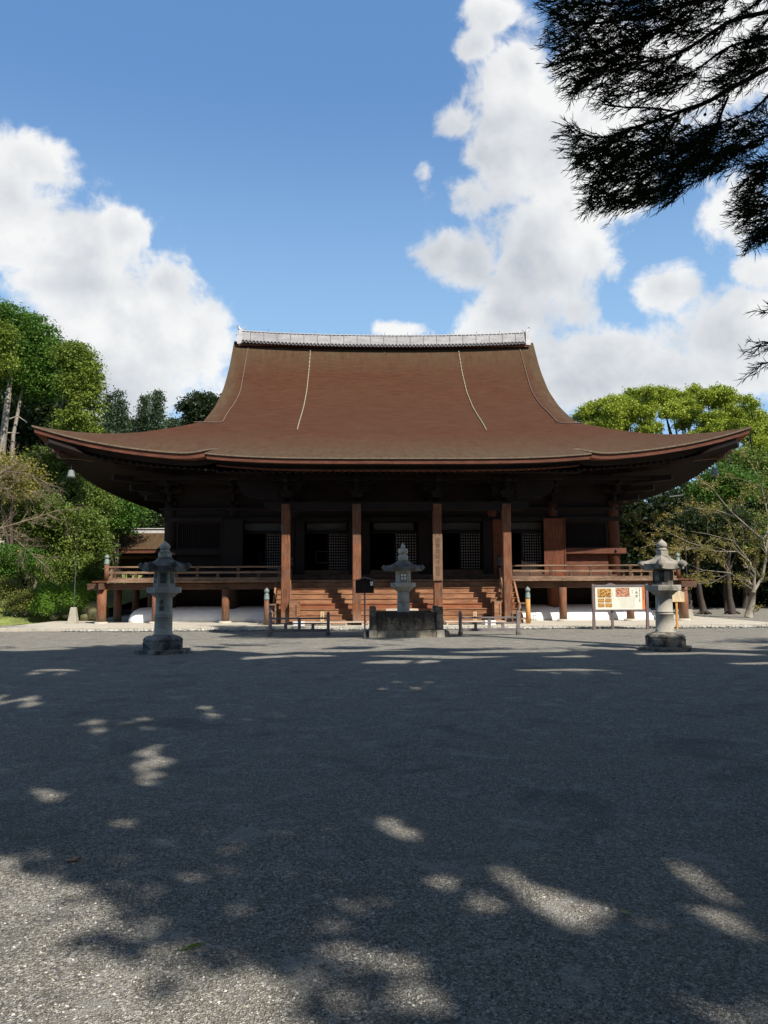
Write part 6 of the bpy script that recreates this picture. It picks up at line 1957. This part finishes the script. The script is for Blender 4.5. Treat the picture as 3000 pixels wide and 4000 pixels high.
    # small round cones
    for x, y in ((760, 330), (890, 250), (1090, 268), (1020, 636), (828, 195), (762, 1165), (795, 1150), (840, 548), (1195, 580), (1112, 660), (700, 470)):
        m = MB(); p = Vector(at(2000+.678*x, .678*y, 6.5))-off; m.sphere(tuple(p), .014, 8); m.tube([p, p+Vector((.02, 0, .06))], .003, 3)
        m.build('cone', 'bark_dark', cedar)
cedar_branches()

# fallen leaves on the gravel
def fallen(label, px, py, size, mat, rz):
    d = _F+_R*(px-1500)/FPX-_U*(py-2000)/FPX; p = CAM+d*(-CAM[2]/d[2])
    m = MB(); n = 8; vs = [(0, 0, .004)]; 
    for k in range(n+1):
        u = k/n; w = math.sin(PI*u)**.8*.32
        vs += [(size*(u-.5), size*w, .006+size*.16*u*u), (size*(u-.5), 0, .003+size*.06*u), (size*(u-.5), -size*w, .006+size*.14*u)]
    fs = []
    for k in range(n):
        a = 1+3*k; fs += [(a, a+1, a+4, a+3), (a+1, a+2, a+5, a+4)]
    m.add(vs, fs, True)
    m.tube([(size*.5, 0, .01), (size*.72, size*.05, .006)], .0015, 4)
    o = m.build('fallen_leaf', mat); o.location = (p[0], p[1], 0); o.rotation_euler = (0, 0, rz)
    tag(o, label, 'leaf', 'fallen leaves on the gravel')
M['leaf_brown'] = plain('brown_dead_leaf', (.30, .12, .05), .8, 0, .3, 20)
M['leaf_red'] = plain('red_dead_leaf', (.34, .06, .04), .8, 0, .3, 20)
M['leaf_yellow'] = plain('yellow_green_dead_leaf', (.30, .32, .10), .8, 0, .3, 20)
fallen('curled brown leaf lying in the shade at the lower left', 287, 3364, .085, 'leaf_brown', .2)
fallen('small reddish leaf lying below the left lantern', 727, 3024, .05, 'leaf_red', .9)
fallen('pale yellow green leaf near the lower right', 2443, 3568, .05, 'leaf_yellow', 2.1)
fallen('dark reddish leaf in the deep shade at the right', 2395, 3045, .05, 'leaf_red', 1.2)
t = None
d = _F+_R*(733-1500)/FPX-_U*(3710-2000)/FPX; p = CAM+d*(-CAM[2]/d[2])
m = MB(); rr = random.Random(3)
for k in range(16):
    a = rr.uniform(-.6, .6); l = rr.uniform(.03, .07); x0 = rr.uniform(-.04, .03)
    m.tube([(x0, 0, .006), (x0+l*.5*math.cos(a), l*.5*math.sin(a), .016), (x0+l*math.cos(a), l*math.sin(a), .010)], [.002, .0022, .0008], 4)
m.tube([(-.06, 0, .006), (.04, .004, .008)], .002, 4)
o = m.build('fallen_sprig', leafmat('green_sprig', (.05, .09, .01), (.12, .19, .03))); o.location = (p[0], p[1], 0); o.rotation_euler = (0, 0, .5)
tag(o, 'small green needle sprig lying on the gravel at the lower left', 'sprig')
